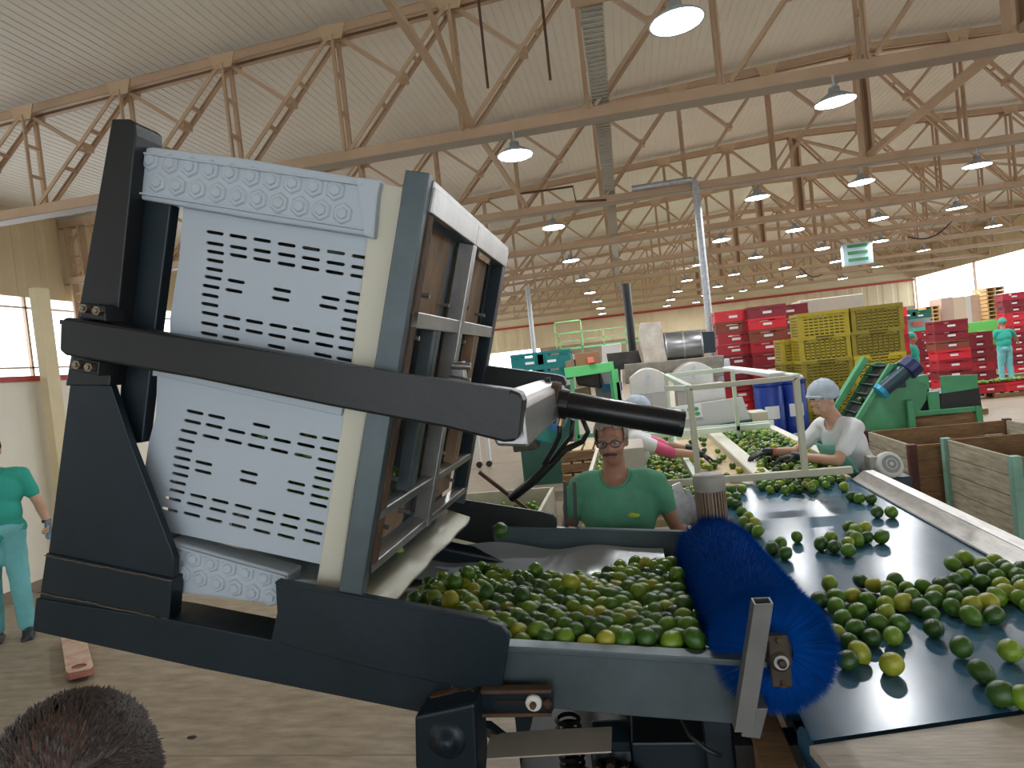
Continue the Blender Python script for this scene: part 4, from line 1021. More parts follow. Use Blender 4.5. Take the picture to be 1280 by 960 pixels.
GRNM = crate_mesh('green_crate', .60, .40, .24, mat('dark_green_crate', (.01,.10,.07), .5), False)
lm = MB().box((-.07,-.004,-.02),(.07,0,.02)); LBM = bpy.data.meshes.new('label'); LBM.from_pydata(lm.v,[],lm.f); LBM.materials.append(lblw)
def crate(name, me, p, rz, label, group, lab=True, w=RD, h=RH):
    o = bpy.data.objects.new(name, me); COL.objects.link(o); o.location = p; o.rotation_euler = (0,0,rz); tag(o, label, 'crate', group)
    if lab:
        c = bpy.data.objects.new('label_patch', LBM); COL.objects.link(c); c.parent = o; c.location = (0,-w/2-.003,h*.42)
    return o
RN = ['dark red','red','bright red','brownish red']
def red_stack(px, Y, n, rz, where, cols=None, z0=.14, w=None):
    b = at(px, 450, Y=Y); sc = 1
    for k in range(n):
        ci = cols[(n-1-k)%len(cols)] if cols else random.choice((0,0,1,3,1))
        top = 'topmost' if k == n-1 else (ORD[n-1-k]+' from top')
        crate('fruit_crate', REDM[ci], (b.x+random.uniform(-.012,.012), Y+random.uniform(-.01,.01), z0+k*(RH+.003)), rz+random.uniform(-.02,.02), f'{RN[ci]} crate, {top} of the {where}', 'red crates in the '+where)
    return b
def pallet(x, y, w, d, label, rz=0, z=0, group='pallets under the crate stacks'):
    t = empty('wooden_pallet', label, 'pallet', (x,y,z), rz, group)
    for k in range(3): MB().cbox((0,-d/2+.05+k*(d-.1)/2,.05),(w,.09,.09)).build('bearer', wood_brown, t, local=True)
    for k in range(6): MB().cbox((-w/2+.06+k*(w-.12)/5,0,.106),(.1,d,.02)).build('board', wood_pale, t, local=True)
    return t
def tx(px, Y): return at(px, 450, Y=Y).x
def nst(py, px, Y): return int((at(px,py,Y=Y).z-.14)/(RH+.003)+.5)
for px, py, Y, wh, cols in ((920,392,12.0,'first red stack from the left',[2,3,1,1,0,0,0,1]),(961,388,11.7,'second red stack from the left',[0,2,3,1,0,0,1,0]),(990,380,12.4,'red stack left of the yellow crates',[0,3,3,0,2,1,0,1]),
      (1115,383,15.6,'red stack right of the yellow crates',[2,0,1,0,1,3,1,2]),(1157,413,18.0,'low red stack behind the teal worker',[1,0,0,0,1]),(1187,395,14.4,'tall dark stack in the middle right',[0,0,3,2,1,0,2,0]),
      (1222,418,18.4,'low dark stack near the far worker',[0,0,0,0,1]),(1270,364,21.6,'stack at the right photo edge',[1,0,0,2,2,1,0,0]),(1246,420,23.5,'stack hidden behind the far worker',[0,1,0,0])):
    red_stack(px, Y, nst(py,px,Y), 0, wh, cols)
for px, Y, lb in ((941,11.9,'pallet under the red stacks by the blue drums'),(1115,15.6,'pallet under the red stack beside the yellow crates'),(1187,14.4,'pallet under the middle right dark stack'),(1157,18.0,'pallet under the low red stack behind the worker'),(1222,18.4,'pallet under the low dark stack'),(1268,21.6,'pallet under the stack at the photo edge')):
    pallet(tx(px,Y), Y, 1.25 if px == 941 else .8, .9, lb)
# flat crates on the floor at right
pallet(tx(1240,17.6)-.0, 16.9, 1.1, .8, 'low pallet with one layer of red crates on open floor')
for i, dx in enumerate((-.28,.33)): crate('fruit_crate', REDM[1+i], (tx(1240,16.9)+dx, 16.7, .13), 0, ('left' if i == 0 else 'right')+' red crate on the low pallet beside the far worker', 'red crates on the low pallet')
lime_stuff('crate_limes', [(Vector((tx(1240,16.9)+random.uniform(-.5,.55), 16.7+random.uniform(-.15,.15), .36+random.uniform(0,.03))), .03) for _ in range(150)], 'pale limes filling the red crates on the low pallet')
pallet(tx(1276,18.9), 18.3, .9, .5, 'empty wooden pallet on the floor right of the far worker')
# yellow block
YN_ = ['yellow','olive yellow','bright yellow']
def yel_stack(x, Y, n, where, cols):
    for k in range(n):
        ci = cols[(n-1-k)%len(cols)]; top = 'topmost' if k == n-1 else (ORD[n-1-k]+' from top')
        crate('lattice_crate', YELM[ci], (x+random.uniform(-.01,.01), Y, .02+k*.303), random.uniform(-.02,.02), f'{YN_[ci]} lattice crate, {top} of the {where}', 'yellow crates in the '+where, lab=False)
xy = tx(1027, 9.0)
yel_stack(xy, 9.0, 7, 'front left yellow stack', [0,0,1,0,0,0,0]); yel_stack(xy+.625, 9.0, 7, 'front right yellow stack', [1,1,2,2,0,0,0])
yel_stack(xy-.13, 9.46, 6, 'rear left yellow stack', [0,1,0,0,0,0]); yel_stack(xy+.6, 9.46, 7, 'rear right yellow stack', [0,0,2,0,0,0])
a = at(1000,376,Y=13.5); b = at(1058,370,Y=13.5)
tag(MB().box((a.x,13.5,0),(b.x+.3,14.2,a.z)).build('beige_cabinet', card, bev=.01), 'plain beige cabinet showing above the yellow crates', 'cabinet')
# teal crates on the green bench, far left of centre
TYY = 10.5
for i, (px, py) in enumerate(((664,466),(691,464),(664,448),(691,445))):
    a = at(px, py+2, Y=TYY); crate('fruit_crate', TEAM, (a.x, TYY, a.z-.13+.0), 0, ('upper','lower')[i < 2]+(' left',' right')[i%2]+' teal crate left of the green bench', 'teal crates by the green bench')
a = at(678,480,Y=TYY); tag(MB().box((a.x-.42,TYY-.3,0),(a.x+.42,TYY+.3,a.z-.06)).build('crate_stand', mat('dark_green_stand', (.015,.08,.06), .5)), 'dark green stand under the four teal crates', 'stand')

# drums
def drum(px, Y, zt, label):
    x = tx(px, Y); t = empty('blue_drum', label, 'drum', (x,Y,0), 0, 'blue drums')
    MB().lathe([(.001,.0),(.15,0),(.16,.03),(.16,.40),(.166,.42),(.16,.44),(.16,.82),(.166,.84),(.16,.86),(.16,zt-.06),(.14,zt),(.001,zt-.005)], (x,Y,0), n=32).build('shell', blue_dr, t, smooth=True)
    MB().lathe([(.145,zt-.03),(.168,zt-.03),(.168,zt+.005),(.145,zt+.005)], (x,Y,0), n=32).build('lid_ring', blue_dr, t)
    mb = MB()
    for k in range(5):
        a0, a1 = -PI/2-.5+k*.2, -PI/2-.5+(k+1)*.2
        mb.add([(x+.163*math.cos(a0),Y+.163*math.sin(a0),zt-.42),(x+.163*math.cos(a1),Y+.163*math.sin(a1),zt-.42),(x+.163*math.cos(a1),Y+.163*math.sin(a1),zt-.27),(x+.163*math.cos(a0),Y+.163*math.sin(a0),zt-.27)],[(0,1,2,3)])
    mb.build('label', lblw, t)
drum(956, 8.1, 1.39, 'left blue plastic drum with a white label'); drum(986, 8.3, 1.38, 'right blue plastic drum beside the yellow crates')
x = tx(986,8.3); tag(MB().lathe([(.001,.06),(.12,.05),(.16,.0),(.001,.0)], (x,8.3,1.387), n=20).build('cloth_cover', mat('pinkish_cover', (.7,.62,.58), .8), smooth=True), 'pale crumpled cover lying on the right blue drum', 'cover')

# ================================================================ WOODEN BINS at right
def wood_bin(x0, x1, y0, y1, zt, post, label, n=6):
    t = empty('wooden_bin', label, 'bin', ((x0+x1)/2, y0, 0), 0, 'weathered wooden bins')
    h = (zt-.12)/n
    for k in range(n):
        z = .12+k*h
        j = random.uniform(-.004,.004)
        MB().box((x0+j,y0+.02,z+.004),(x0+.022+j,y1-.02,z+h-.004)).build('plank', wood_old, t, bev=.002)
        MB().box((x1-.022,y0+.02,z+.004),(x1,y1-.02,z+h-.004)).build('plank', wood_old, t)
        MB().box((x0+.02,y0+j,z+.004),(x1-.02,y0+.022+j,z+h-.004)).build('plank', wood_brown, t, bev=.002)
        MB().box((x0+.02,y1-.022,z+.004),(x1-.02,y1,z+h-.004)).build('plank', wood_brown, t)
    for x in (x0,x1):
        for y in (y0,y1): MB().cbox((x,y,zt/2+.01),(.06,.06,zt)).build('corner_post', post, t, bev=.004)
    MB().box((x0,y0,.1),(x1,y1,.12)).build('base', wood_old, t)
    return t
wood_bin(2.43, 3.6, 4.78, 5.72, .95, green_post, 'weathered wooden bin with faded green corner posts, at right')
wood_bin(2.22, 3.45, 5.84, 6.86, .90, red_post, 'weathered wooden bin with dark red posts behind the green-posted bin')

# ================================================================ GREEN ELEVATOR and its bin
el = empty('lime_elevator', 'tall green inclined elevator conveyor beside the woman', 'elevator', (2.4,7.3,0))
EY = 7.3
big_ = [(1110,457),(1125,452),(1150,476),(1160,480),(1158,500),(1130,545),(1098,600),(1062,596),(1050,560)]
MB().pxy(big_, EY, EY, EY+.03).build('side_cheek', green_mc, el, bev=.004)
MB().pxy(big_, EY, EY+.50, EY+.53).build('side_cheek', green_mc, el, bev=.004)
c1, c2 = at(1117,455,Y=EY), at(1052,560,Y=EY)
MB().bar((c2.x-.02,EY+.0,c2.z),(c1.x-.02,EY+.0,c1.z),.05,.06,up=(0,1,0)).build('edge_flange', green_lt if 0 else green_mc, el, bev=.004)
MB().bar((c2.x-.1,EY+.5,c2.z+.07),(c1.x-.1,EY+.5,c1.z+.07),.06,.12,up=(0,1,0)).build('far_flange', green_mc, el, bev=.004)
d = (c1-c2).normalized(); nrm = Vector((-d.z,0,d.x))
MB().prism([c2+nrm*.0,c1+nrm*.0,c1+nrm*-.02,c2+nrm*-.02],(0,.04,0),(0,.48,0)).build('elevator_belt', blk_rubber, el)
for k in range(9): p = c2.lerp(c1,(k+.5)/9); MB().prism([p,p+nrm*.05,p+nrm*.05+d*.012,p+d*.012],(0,.05,0),(0,.47,0)).build('cleat', mat('cleat', (.03,.07,.05), .5), el)
for px, py in ((1135,520),(1150,560)): pass
a, b = at(1136,500,Y=EY-.05), at(1150,610,Y=EY-.05); MB().bar(a, (b.x,EY-.05,0), .06, .06).build('leg', green_mc, el, bev=.004)
a, b = at(1104,487,Y=EY-.1), at(1134,462,Y=EY-.1); dd = (b-a).normalized()
MB().tube(a, b, .075, n=20).build('motor_body', mat('blue_green_motor', (.015,.05,.07), .4), el, bev=.004)
MB().tube(a-dd*.05, a+dd*.0, .085, n=20).build('motor_cap', mat('bright_blue_cap', (.02,.30,.50), .35), el, bev=.006)
MB().tube(b-dd*.02, b+dd*.10, .11, n=16).build('gear_head', mat('deep_blue_gear', (.015,.025,.10), .4), el, bev=.01)
MB().cbox(tuple((a+b)/2-Vector((0,-.06,.06))),(.2,.1,.06)).build('motor_foot', steel_navy, el)
q = at(1075,500,Y=EY+.2); lime(q, .035, 'single bright lime riding up the green elevator')
gh = empty('green_hopper', 'green and black receiving box behind the wooden bins', 'hopper', (3.3,8.2,0))
a = at(1150,515,Y=8.0)
MB().pxy([(1176,470),(1222,468),(1223,486),(1178,492)], 8.0, 8.0, 8.03).build('green_panel', green_mc, gh, bev=.004)
MB().pxy([(1176,492),(1224,484),(1228,512),(1176,520)], 8.0, 8.0, 8.5).build('black_box', blk_rubber, gh, bev=.006)
MB().pxy([(1161,490),(1174,489),(1176,518),(1164,518)], 7.95, 7.95, 8.0).build('green_upright', green_mc, gh, bev=.004)
MB().pxy([(1142,487),(1161,485),(1163,514),(1145,512)], 8.1, 8.1, 8.5).build('dark_mouth', blk_rubber, gh)
MB().pxy([(1148,470),(1160,468),(1162,486),(1148,488)], 8.05, 8.05, 8.1).build('green_panel', green_mc, gh)
a, b = at(1130,516,Y=7.9), at(1222,512,Y=7.9)
MB().box((a.x,7.88,a.z-.05),(b.x,7.94,a.z-.0)).build('rim', green_mc, gh, bev=.003)
for k in range(4): MB().box((a.x,7.9,a.z-.06-(k+1)*.16),(b.x,7.93,a.z-.065-k*.16)).build('plank', wood_brown, gh)
for x in (a.x,b.x): MB().box((x-.03,7.86,0),(x+.03,7.95,a.z)).build('corner_post', green_mc, gh, bev=.003)
MB().box((a.x,7.9,.1),(b.x,8.7,.14)).box((a.x,8.66,.1),(b.x,8.7,a.z)).build('box_body', wood_brown, gh)

# ================================================================ PACKING MACHINES in the middle distance
wm = empty('washing_machine', 'pale steel washing machine with round drum in the middle distance', 'machine', (1.0,9,0))
def slabp(pix, Y, y0, y1, name, m, bev=.01): return MB().pxy(pix, Y, y0, y1).build(name, m, wm, bev=bev)
slabp([(800,404),(826,402),(835,455),(806,460),(799,420)], 10, 10, 10.5, 'tall_panel', mat('worn_panel', (.42,.34,.28), .5, .3, var=(6,.3), col2=(.60,.56,.50)))
a, b = at(832,434,Y=10.2), at(876,430,Y=10.2)
o = MB().tube(a, b, .22, n=32).build('drum', stain, wm, bev=.01); smooth_angle(o)
for q in (a, a.lerp(b,.5), b): MB().tube(q-Vector((.012,0,0)), q+Vector((.012,0,0)), .228, n=32).build('drum_band', galv, wm)
for cx_, py0, py1 in ((812,460,522),(869,452,520)):
    lt, rt_ = at(cx_-26,py0+10,Y=9.0), at(cx_+22,py0+10,Y=9.0); zt = at(cx_,py0,Y=9.0).z; zb = at(cx_,py1,Y=9.0).z; w_ = rt_.x-lt.x; n = 12
    P = [(lt.x,0,zb),(rt_.x,0,zb)]+[(rt_.x-w_*i/n,0,zt-.12+.12*math.sin(PI*i/n)) for i in range(n+1)]
    MB().prism(P,(0,9.0,0),(0,9.5,0)).build('domed_housing', pale_tank, wm, bev=.012)
    m_ = (lt.x+rt_.x)/2; MB().box((m_-.025,8.98,zt-.22),(m_+.025,9.0,zt-.05)).build('latch', galv, wm)
    MB().box((m_-.025,8.98,zb+.1),(m_+.025,9.0,zb+.3)).build('latch', galv, wm)
    MB().box((lt.x,8.985,(zt+zb)/2-.01),(rt_.x,9.0,(zt+zb)/2+.005)).build('seam', galv, wm)
slabp([(780,456),(905,444),(905,470),(782,480)], 9.8, 9.8, 10.4, 'deck', mat('grimy_steel', (.30,.27,.22), .5, .5, var=(5,.4)))
slabp([(758,442),(798,438),(804,458),(762,464)], 10.5, 10.5, 11, 'dark_gearing', mat('dark_machinery', (.07,.06,.055), .5, .4, var=(8,.5)))
slabp([(876,415),(893,414),(895,440),(878,442)], 10.6, 10.6, 10.9, 'side_gearing', steel_navy)
slabp([(876,452),(912,448),(914,464),(878,466)], 10.2, 10.2, 10.5, 'low_box', galv)
slabp([(740,463),(775,455),(778,520),(750,525)], 10.9, 10.9, 11.2, 'grey_stand', mat('grey_leg_paint', (.35,.36,.38), .5))
for px in (770,800,850,900): x = tx(px,9.9); MB().box((x-.03,9.9,0),(x+.03,9.96,1.5)).build('leg', galv, wm)
MB().box((tx(770,9.9),9.88,.9),(tx(905,9.9),9.94,1.0)).build('rail', galv, wm)
# grey side panel with printed sheet
sp_ = empty('side_panel', 'light grey sloping panel with a green printed sheet on it', 'panel', (.9,7.4,.8))
MB().pxy([(800,515),(928,496),(938,524),(810,545),(790,540)], 7.3, 7.3, 7.33).build('panel', mat('light_grey_panel', (.52,.52,.50), .45), sp_, bev=.004)
MB().pxy([(860,484),(905,478),(908,505),(862,510)], 7.6, 7.6, 7.9).build('back_panel', pale_tank, sp_, bev=.004)
MB().pxy([(844,509),(876,504),(879,521),(848,526)], 7.28, 7.285, 7.292).build('printed_sheet', lblw, sp_)
for (x,y) in ((853,514),(862,512),(870,511),(855,520),(864,518),(872,517)):
    c = at(x,y,Y=7.28); MB().ell((c.x,7.28,c.z),(.028,.004,.022),n=10,m=6).build('green_print', green_mc, sp_)
MB().box((.0,7.35,0),(.05,7.4,1.2)).box((1.1,7.35,0),(1.15,7.4,1.2)).box((.0,7.34,1.0),(1.15,7.38,1.04)).build('stand', steel_navy, sp_)
MB().pxy([(808,546),(940,524),(942,530),(810,553)], 7.2, 7.2, 7.25).build('dark_rail', mat('dark_green_rail', (.01,.07,.05), .5), sp_)
# green bench and gantry
gb = empty('green_bench', 'bright green steel bench with cardboard and parts on it', 'bench', (-.9,10.2,0))
MB().pxy([(705,460),(766,452),(768,464),(707,473)], 10, 10, 10.6).build('bench_top', green_lt, gb, bev=.006)
for px in (712,762): x = tx(px,10.0); MB().box((x-.03,10.0,0),(x+.03,10.06,1.62)).build('leg', green_mc, gb)
MB().pxy([(764,462),(772,461),(778,508),(770,510)], 9.9, 9.9, 10).build('upright', green_lt, gb)
MB().box((tx(712,10),10.0,.7),(tx(762,10),10.05,.76)).build('shelf_bar', green_mc, gb)
def prop(name, pix, Y, dep, m, label, cat, bev=.01, group=None): return tag(MB().pxy(pix, Y, Y, Y+dep).build(name, m, bev=bev), label, cat, group)
prop('cardboard_box', [(718,442),(748,439),(750,456),(720,459)], 10.1, .35, mat('brown_card', (.28,.14,.07), .8), 'brown cardboard box standing on the green bench', 'box')
prop('signal_box', [(734,447),(742,446),(743,453),(735,454)], 9.95, .1, pinkred, 'small coral red box on the green bench edge', 'box', .004)
prop('parts_heap', [(706,452),(717,449),(719,458),(707,460)], 10.1, .3, mat('brown_parts', (.25,.15,.10), .8), 'small brown parts box at the left of the green bench', 'box')
prop('blue_box', [(752,481),(777,478),(778,488),(754,491)], 10.4, .4, mat('bright_blue_box', (.02,.17,.4), .5), 'blue plastic tub under the right end of green bench', 'tub')
prop('brown_carton', [(712,488),(736,484),(738,496),(714,499)], 10.6, .4, wood_pale, 'pale brown carton on the floor under the green bench', 'box')
prop('dark_motor', [(716,462),(750,466),(752,486),(722,482)], 10.5, .4, mat('dark_machinery', (.07,.06,.055)), 'dark motor block hanging under the green bench', 'motor', .03)
gg = empty('green_gantry', 'far green walkway gantry with railings before the back wall', 'walkway', (0,24,0))
a, b = at(700,437,Y=24), at(890,412,Y=24)
MB().box((a.x,24,2.30),(b.x+1.5,24.9,2.37)).build('deck', mat('pale_green_rail', (.22,.50,.20), .5), gg)
gm = mat('pale_green_rail', (.22,.50,.20), .5)
for k in range(9): x = a.x+k*.8; MB().box((x,24,0),(x+.04,24.04,2.9 if k < 5 else 2.3)).build('upright', gm, gg)
for z in (2.6,2.88): MB().box((a.x,24,z),(a.x+3.3,24.04,z+.03)).build('handrail', gm, gg)
cgx = at(712,428,Y=24).x
MB().box((cgx-.5,23.9,2.4),(cgx-.46,23.94,3.35)).box((cgx+.46,23.9,2.4),(cgx+.5,23.94,3.35)).box((cgx-.5,23.9,2.9),(cgx+.5,23.93,2.93)).box((cgx-.5,23.9,3.3),(cgx+.5,23.93,3.35)).build('ladder_cage', gm, gg)
for (px0,py0,px1,py1,Y,m,lb) in ((752,432,776,446,18,lblw,'pale cabinet far behind the green bench'),(905,395,915,420,20,card,'narrow pale board far behind the red crates'),(700,446,716,458,14,card,'pale carton stack left of the brown box')):
    prop('far_cabinet', [(px0,py0),(px1,py0-3),(px1+4,533-.11*px1+FPX*CAMH/Y),(px0+4,533-.11*px0+FPX*CAMH/Y)], Y, .5, m, lb, 'cabinet')
# machine between teal crates and hose: green motor unit on the floor
gu = empty('floor_unit', 'teal covered pump unit on the floor behind the hoses', 'machine', (-1.3,8.8,0))
a = at(690,548,Y=8.8)
MB().pxy([(670,520),(700,500),(706,530),(690,556),(668,552)], 8.8, 8.8, 9.3).build('teal_cover', mat('teal_cover', (.02,.22,.20), .6, bump=(6,.5)), gu, bev=.03)
MB().pxy([(640,556),(668,548),(672,562),(642,566)], 8.7, 8.7, 9.1).build('dark_base', mat('dark_machinery', (.07,.06,.055)), gu, bev=.02)
MB().pxy([(683,500),(706,512),(706,530),(690,540)], 8.7, 8.7, 8.75).build('blue_flap', mat('blue_flap', (.02,.12,.35), .5), gu)
# small stool-like white stand by the lid
ws = empty('white_stand', 'small white stand on castors seen right of the lid frame', 'stand', tuple(at(598,568,Z=0)))
a = at(598,540,Y=12.5); MB().box((a.x-.1,12.5,.12),(a.x-.02,12.6,.85)).box((a.x+.1,12.5,.12),(a.x+.18,12.6,.85)).box((a.x-.12,12.48,.85),(a.x+.2,12.62,.9)).build('frame', lblw, ws)
for s in (-.06,.14): MB().tube((a.x+s,12.5,.06),(a.x+s,12.56,.06),.06,n=12).build('castor', blk_rubber, ws)
# wooden field bin with limes behind the hopper
MBR = 1
fb = empty('pale_field_bin', 'pale wooden bin with a few limes behind the hopper', 'bin', (-.9,5.4,0))
bx0, bx1, by0, by1, bz = -1.9, -.80, 4.95, 6.2, .72
for (p,q) in (((bx0,by0,.1),(bx0+.03,by1,bz)),((bx1-.03,by0,.1),(bx1,by1,bz)),((bx0,by1-.03,.1),(bx1,by1,bz)),((bx0,by0,.1),(bx1,by0+.03,bz))): MB().box(p,q).build('side_board', wood_old if 0 else mat('pale_wood_board', (.58,.55,.44), .8, var=(6,.25)), fb, bev=.003)
MB().box((bx0,by0,.1),(bx1,by1,.13)).build('base', wood_old, fb)
lime_stuff('field_limes', [(Vector((random.uniform(-1.3,-.86),random.uniform(5.5,6.1),.5+random.uniform(0,.12))),.03) for _ in range(60)]+[(Vector((random.uniform(-1.8,-.86),random.uniform(5.0,6.1),.40+random.uniform(0,.04))),.03) for _ in range(160)], 'yellow green limes in the pale wooden bin')
MB().box((bx0+.03,by0+.03,.14),(bx1-.03,by1-.03,.38)).build('false_floor', wood_old, fb)
for y_ in (5.0,5.55,6.1): MB().box((bx0,y_,0),(bx1,y_+.08,.1)).build('runner', wood_old, fb)
# brown pallets pile left of the man's head
a = at(730,560,Y=7.6)
for k in range(7):
    z = .0+k*.13
    pallet(a.x+.12, 7.7, .75, .8, ('topmost' if k == 6 else ORD[6-k]+' from top')+' brown pallet in the pile behind the man', 0, z, 'brown pallets behind the man')
# ---------------------------------------------------------------- far right background
prop('grey_machine', [(1128,399),(1163,396),(1171,479),(1137,482)], 22, 1.5, mat('blue_grey_cabinet', (.35,.42,.45), .5), 'blue grey machine cabinet far behind the teal worker', 'machine')
prop('red_mark', [(1141,403),(1153,402),(1153,407),(1141,408)], 21.95, .02, pinkred, 'small coral mark on the blue grey machine', 'mark', 0)
prop('green_screen', [(1138,412),(1156,409),(1156,413),(1138,416)], 21.9, .05, mat('mint_bar', (.05,.65,.42), .5), 'bright mint green bar on the blue grey machine', 'bar', 0)
for i, px in enumerate((1131,1147)): a = at(px, 394, Y=21.5); crate('fruit_crate', GRNM, (a.x, 21.5, a.z-.1), 0, ('left' if i == 0 else 'right')+' dark green crate on top of the blue grey machine', 'green crates on the machine')
prop('green_beam', [(1201,405),(1249,399),(1249,412),(1203,417)], 24, .5, mat('vivid_green_panel', (.13,.50,.10), .5), 'vivid green machine panel left of the far worker', 'panel')
prop('green_beam', [(1232,413),(1246,412),(1247,430),(1236,432)], 23, .5, mat('vivid_green_panel', (.13,.50,.10), .5), 'vivid green machine leg left of the far worker', 'panel')
for i, (p0, p1, m, lb) in enumerate(((1156,1174,wood_pale,'left orange pallet pile by the open side'),(1234,1257,wood_pale,'right orange pallet pile by the open side'))):
    Yp = 27; x0, x1 = at(p0,380,Y=Yp).x, at(p1,380,Y=Yp).x; t = empty('pallet_pile', lb, 'pallets', ((x0+x1)/2,Yp,0), 0, 'far pallet piles'); n = 17 if i == 0 else 20
    pm = mat('orange_wood', (.70,.45,.20), .8)
    for k in range(n):
        z = k*.145
        MB().box((x0,Yp,z+.10),(x1,Yp+1,z+.125)).build('deck', pm, t)
        mb = MB()
        for s in (0,.46,.92): w_ = x1-x0; mb.box((x0+s*w_,Yp,z),(x0+(s+.08)*w_,Yp+1,z+.10))
        mb.build('blocks', pm, t)['kind'] = 'stuff'
for (p0,p1,top_,m,lb) in ((1176,1191,373,mat('pinkish_bundle', (.62,.45,.38), .8),'pinkish wrapped pallet load at far right'),(1191,1206,372,mat('cream_bundle', (.75,.62,.48), .8),'cream wrapped pallet load at far right'),(1206,1213,371,lblw,'narrow white wrapped load at far right'),(1213,1234,369,mat('pinkish_bundle2', (.66,.50,.42), .8, var=(3,.2)),'tall pinkish wrapped pallet load at far right')):
    prop('wrapped_load', [(p0,top_),(p1,top_-2),(p1+4,top_+45),(p0+4,top_+47)], 27.5, 1, m, lb, 'pallet load')

# ================================================================ PEOPLE
def hand(mb, w, dirv, palm_n, s, curl=.5, side=1):
    """palm, four unequal bent fingers and a thumb"""
    d = Vector(dirv).normalized(); nrm = Vector(palm_n); nrm = (nrm-d*nrm.dot(d)).normalized(); sd = d.cross(nrm)*side; w = Vector(w)
    Q = Matrix((sd, nrm, d)).transposed()
    mb.ell(w+d*.05*s, (.041*s,.017*s,.052*s), Q, 12, 8)
    for i, (o, L) in enumerate(((-.029,.066),(-.010,.076),(.010,.071),(.028,.056))):
        p = w+d*.088*s+sd*o*s; c = curl
        p1 = p+(d*math.cos(c*.5)+nrm*math.sin(c*.5))*L*.45*s; p2 = p1+(d*math.cos(c*1.3)+nrm*math.sin(c*1.3))*L*.32*s; p3 = p2+(d*math.cos(c*2)+nrm*math.sin(c*2))*L*.25*s
        mb.cap(p-d*.01*s, p1, .0092*s, .0085*s, n=8); mb.cap(p1, p2, .0085*s, .0078*s, n=8); mb.cap(p2, p3, .0078*s, .0065*s, n=8)
    t0_ = w+d*.022*s-sd*.03*s; t1 = t0_+(d*.6-sd*.6+nrm*.3)*.04*s; t2 = t1+(d*.9-sd*.15+nrm*.4)*.032*s
    mb.cap(t0_, t1, .012*s, .010*s, n=8); mb.cap(t1, t2, .010*s, .0075*s, n=8)
def figure(label, loc, rz, h=1.72, lean=0, arms=None, hands=None, skin_=skin, shirt=None, trous=None, shoes=shoe_m, head=(0,0,0), wide=1, sleeve=.62, gloves=None, step=0, voxel=.013, feat=True, tuck=False):
    s = h/1.75
    t = empty('person', label, 'person', loc, rz)
    Lm = Matrix.Translation((0,0,.98)) @ Matrix.Rotation(lean,4,'X') @ Matrix.Translation((0,0,-.98))
    def U(p): return (Lm @ Vector(p))*s
    def G(p): return Vector(p)*s
    RL = Lm.to_3x3()
    wd = wide
    def torso(mb, g, pelvis=True):
        if pelvis: mb.ell(G((0,.0,.95)), ((.160*wd+g)*s,(.112+g)*s,(.12+g)*s), None, 20, 12)
        mb.ell(U((0,-.005,1.10)), ((.148*wd+g)*s,(.110*wd+g)*s,(.17+g)*s), RL, 20, 12)
        mb.ell(U((0,0,1.27)), ((.170*wd+g)*s,(.115+g)*s,(.19)*s), RL, 20, 12)
        mb.cap(U((-.135*wd,.005,1.405)), U((.135*wd,.005,1.405)), (.062+g)*s)
        mb.cap(U((-.05,.005,1.43)), U((.05,.005,1.43)), (.055+g*.6)*s)
    arms = arms or {}
    hb = MB()                                             # the body: one continuous surface
    for sx in (-1,1):
        st = step*sx
        hip, kn, an = G((sx*.085,0,.93)), G((sx*.10,-.02-st*.5,.50)), G((sx*.11,.01-st,.08))
        hb.cap(hip, kn, .085*s, .058*s); hb.cap(kn, an, .056*s, .036*s); hb.cap(an+Vector((0,.03*s,-.03*s)), an+Vector((sx*.02*s,-.14*s,-.045*s)), .035*s, .028*s)
    torso(hb, 0)
    N0, HC = U((0,.012,1.43)), U((0,-.01,1.635))
    hb.cap(N0, U((0,-.005,1.56)), .062*s, .056*s)
    HM = Matrix.Rotation(head[2],3,'Z') @ RL @ Matrix.Rotation(head[0],3,'X') @ Matrix.Rotation(head[1],3,'Y')
    def Hd(p): return HC + HM @ (Vector(p)*s)
    hd = MB()
    def he(c, r): hd.ell(Hd(c), [k*s for k in r], HM, 20, 14)
    he((0,.015,.03), (.076,.096,.098)); he((0,-.03,-.02), (.065,.066,.098)); he((0,-.045,-.085), (.042,.042,.034)); 
    hd.cap(Hd((0,-.088,.02)), Hd((0,-.112,-.028)), .010*s, .0155*s); he((0,-.10,-.033),(.019,.014,.012))
    hd.cap(Hd((-.035,-.083,.032)), Hd((.035,-.083,.032)), .0125*s)
    for sx in (-1,1): he((sx*.077,.01,-.01), (.011,.020,.032)); he((sx*.04,-.072,-.03),(.022,.02,.022))
    hd.cap(Hd((-.018,-.093,-.062)), Hd((.018,-.093,-.062)), .008*s); 
    W_ = {}
    for k, sx in (('l',1),('r',-1)):
        a = arms.get(k, {}); sh = U((sx*.175*wd,.01,1.40)); el_ = Vector(a['e'])*s if 'e' in a else U((sx*.25*wd,.03,1.13)); wr = Vector(a['w'])*s if 'w' in a else U((sx*.26*wd,-.04,.88))
        hb.cap(sh, el_, .052*s, .041*s); hb.cap(el_, el_.lerp(wr,.35), .041*s, .041*s); hb.cap(el_.lerp(wr,.3), wr, .041*s, .027*s); W_[k] = (sh, el_, wr, a)
    hb.v += [] 
    nb = len(hb.v); hb.add(hd.v, hd.f)
    fine = hb.build('body', skin_, t, remesh=voxel*s if not feat else .010*s, sm=3, local=True)
    # hands (joined to the same body mesh unless gloved)
    hm = MB()
    for k, sx in (('l',1),('r',-1)):
        sh, el_, wr, a = W_[k]; d = Vector(a.get('hd', wr-el_)).normalized(); hand(hm, wr, d, a.get('pn', (-sx,0,0)), s, a.get('c', .5), -sx)
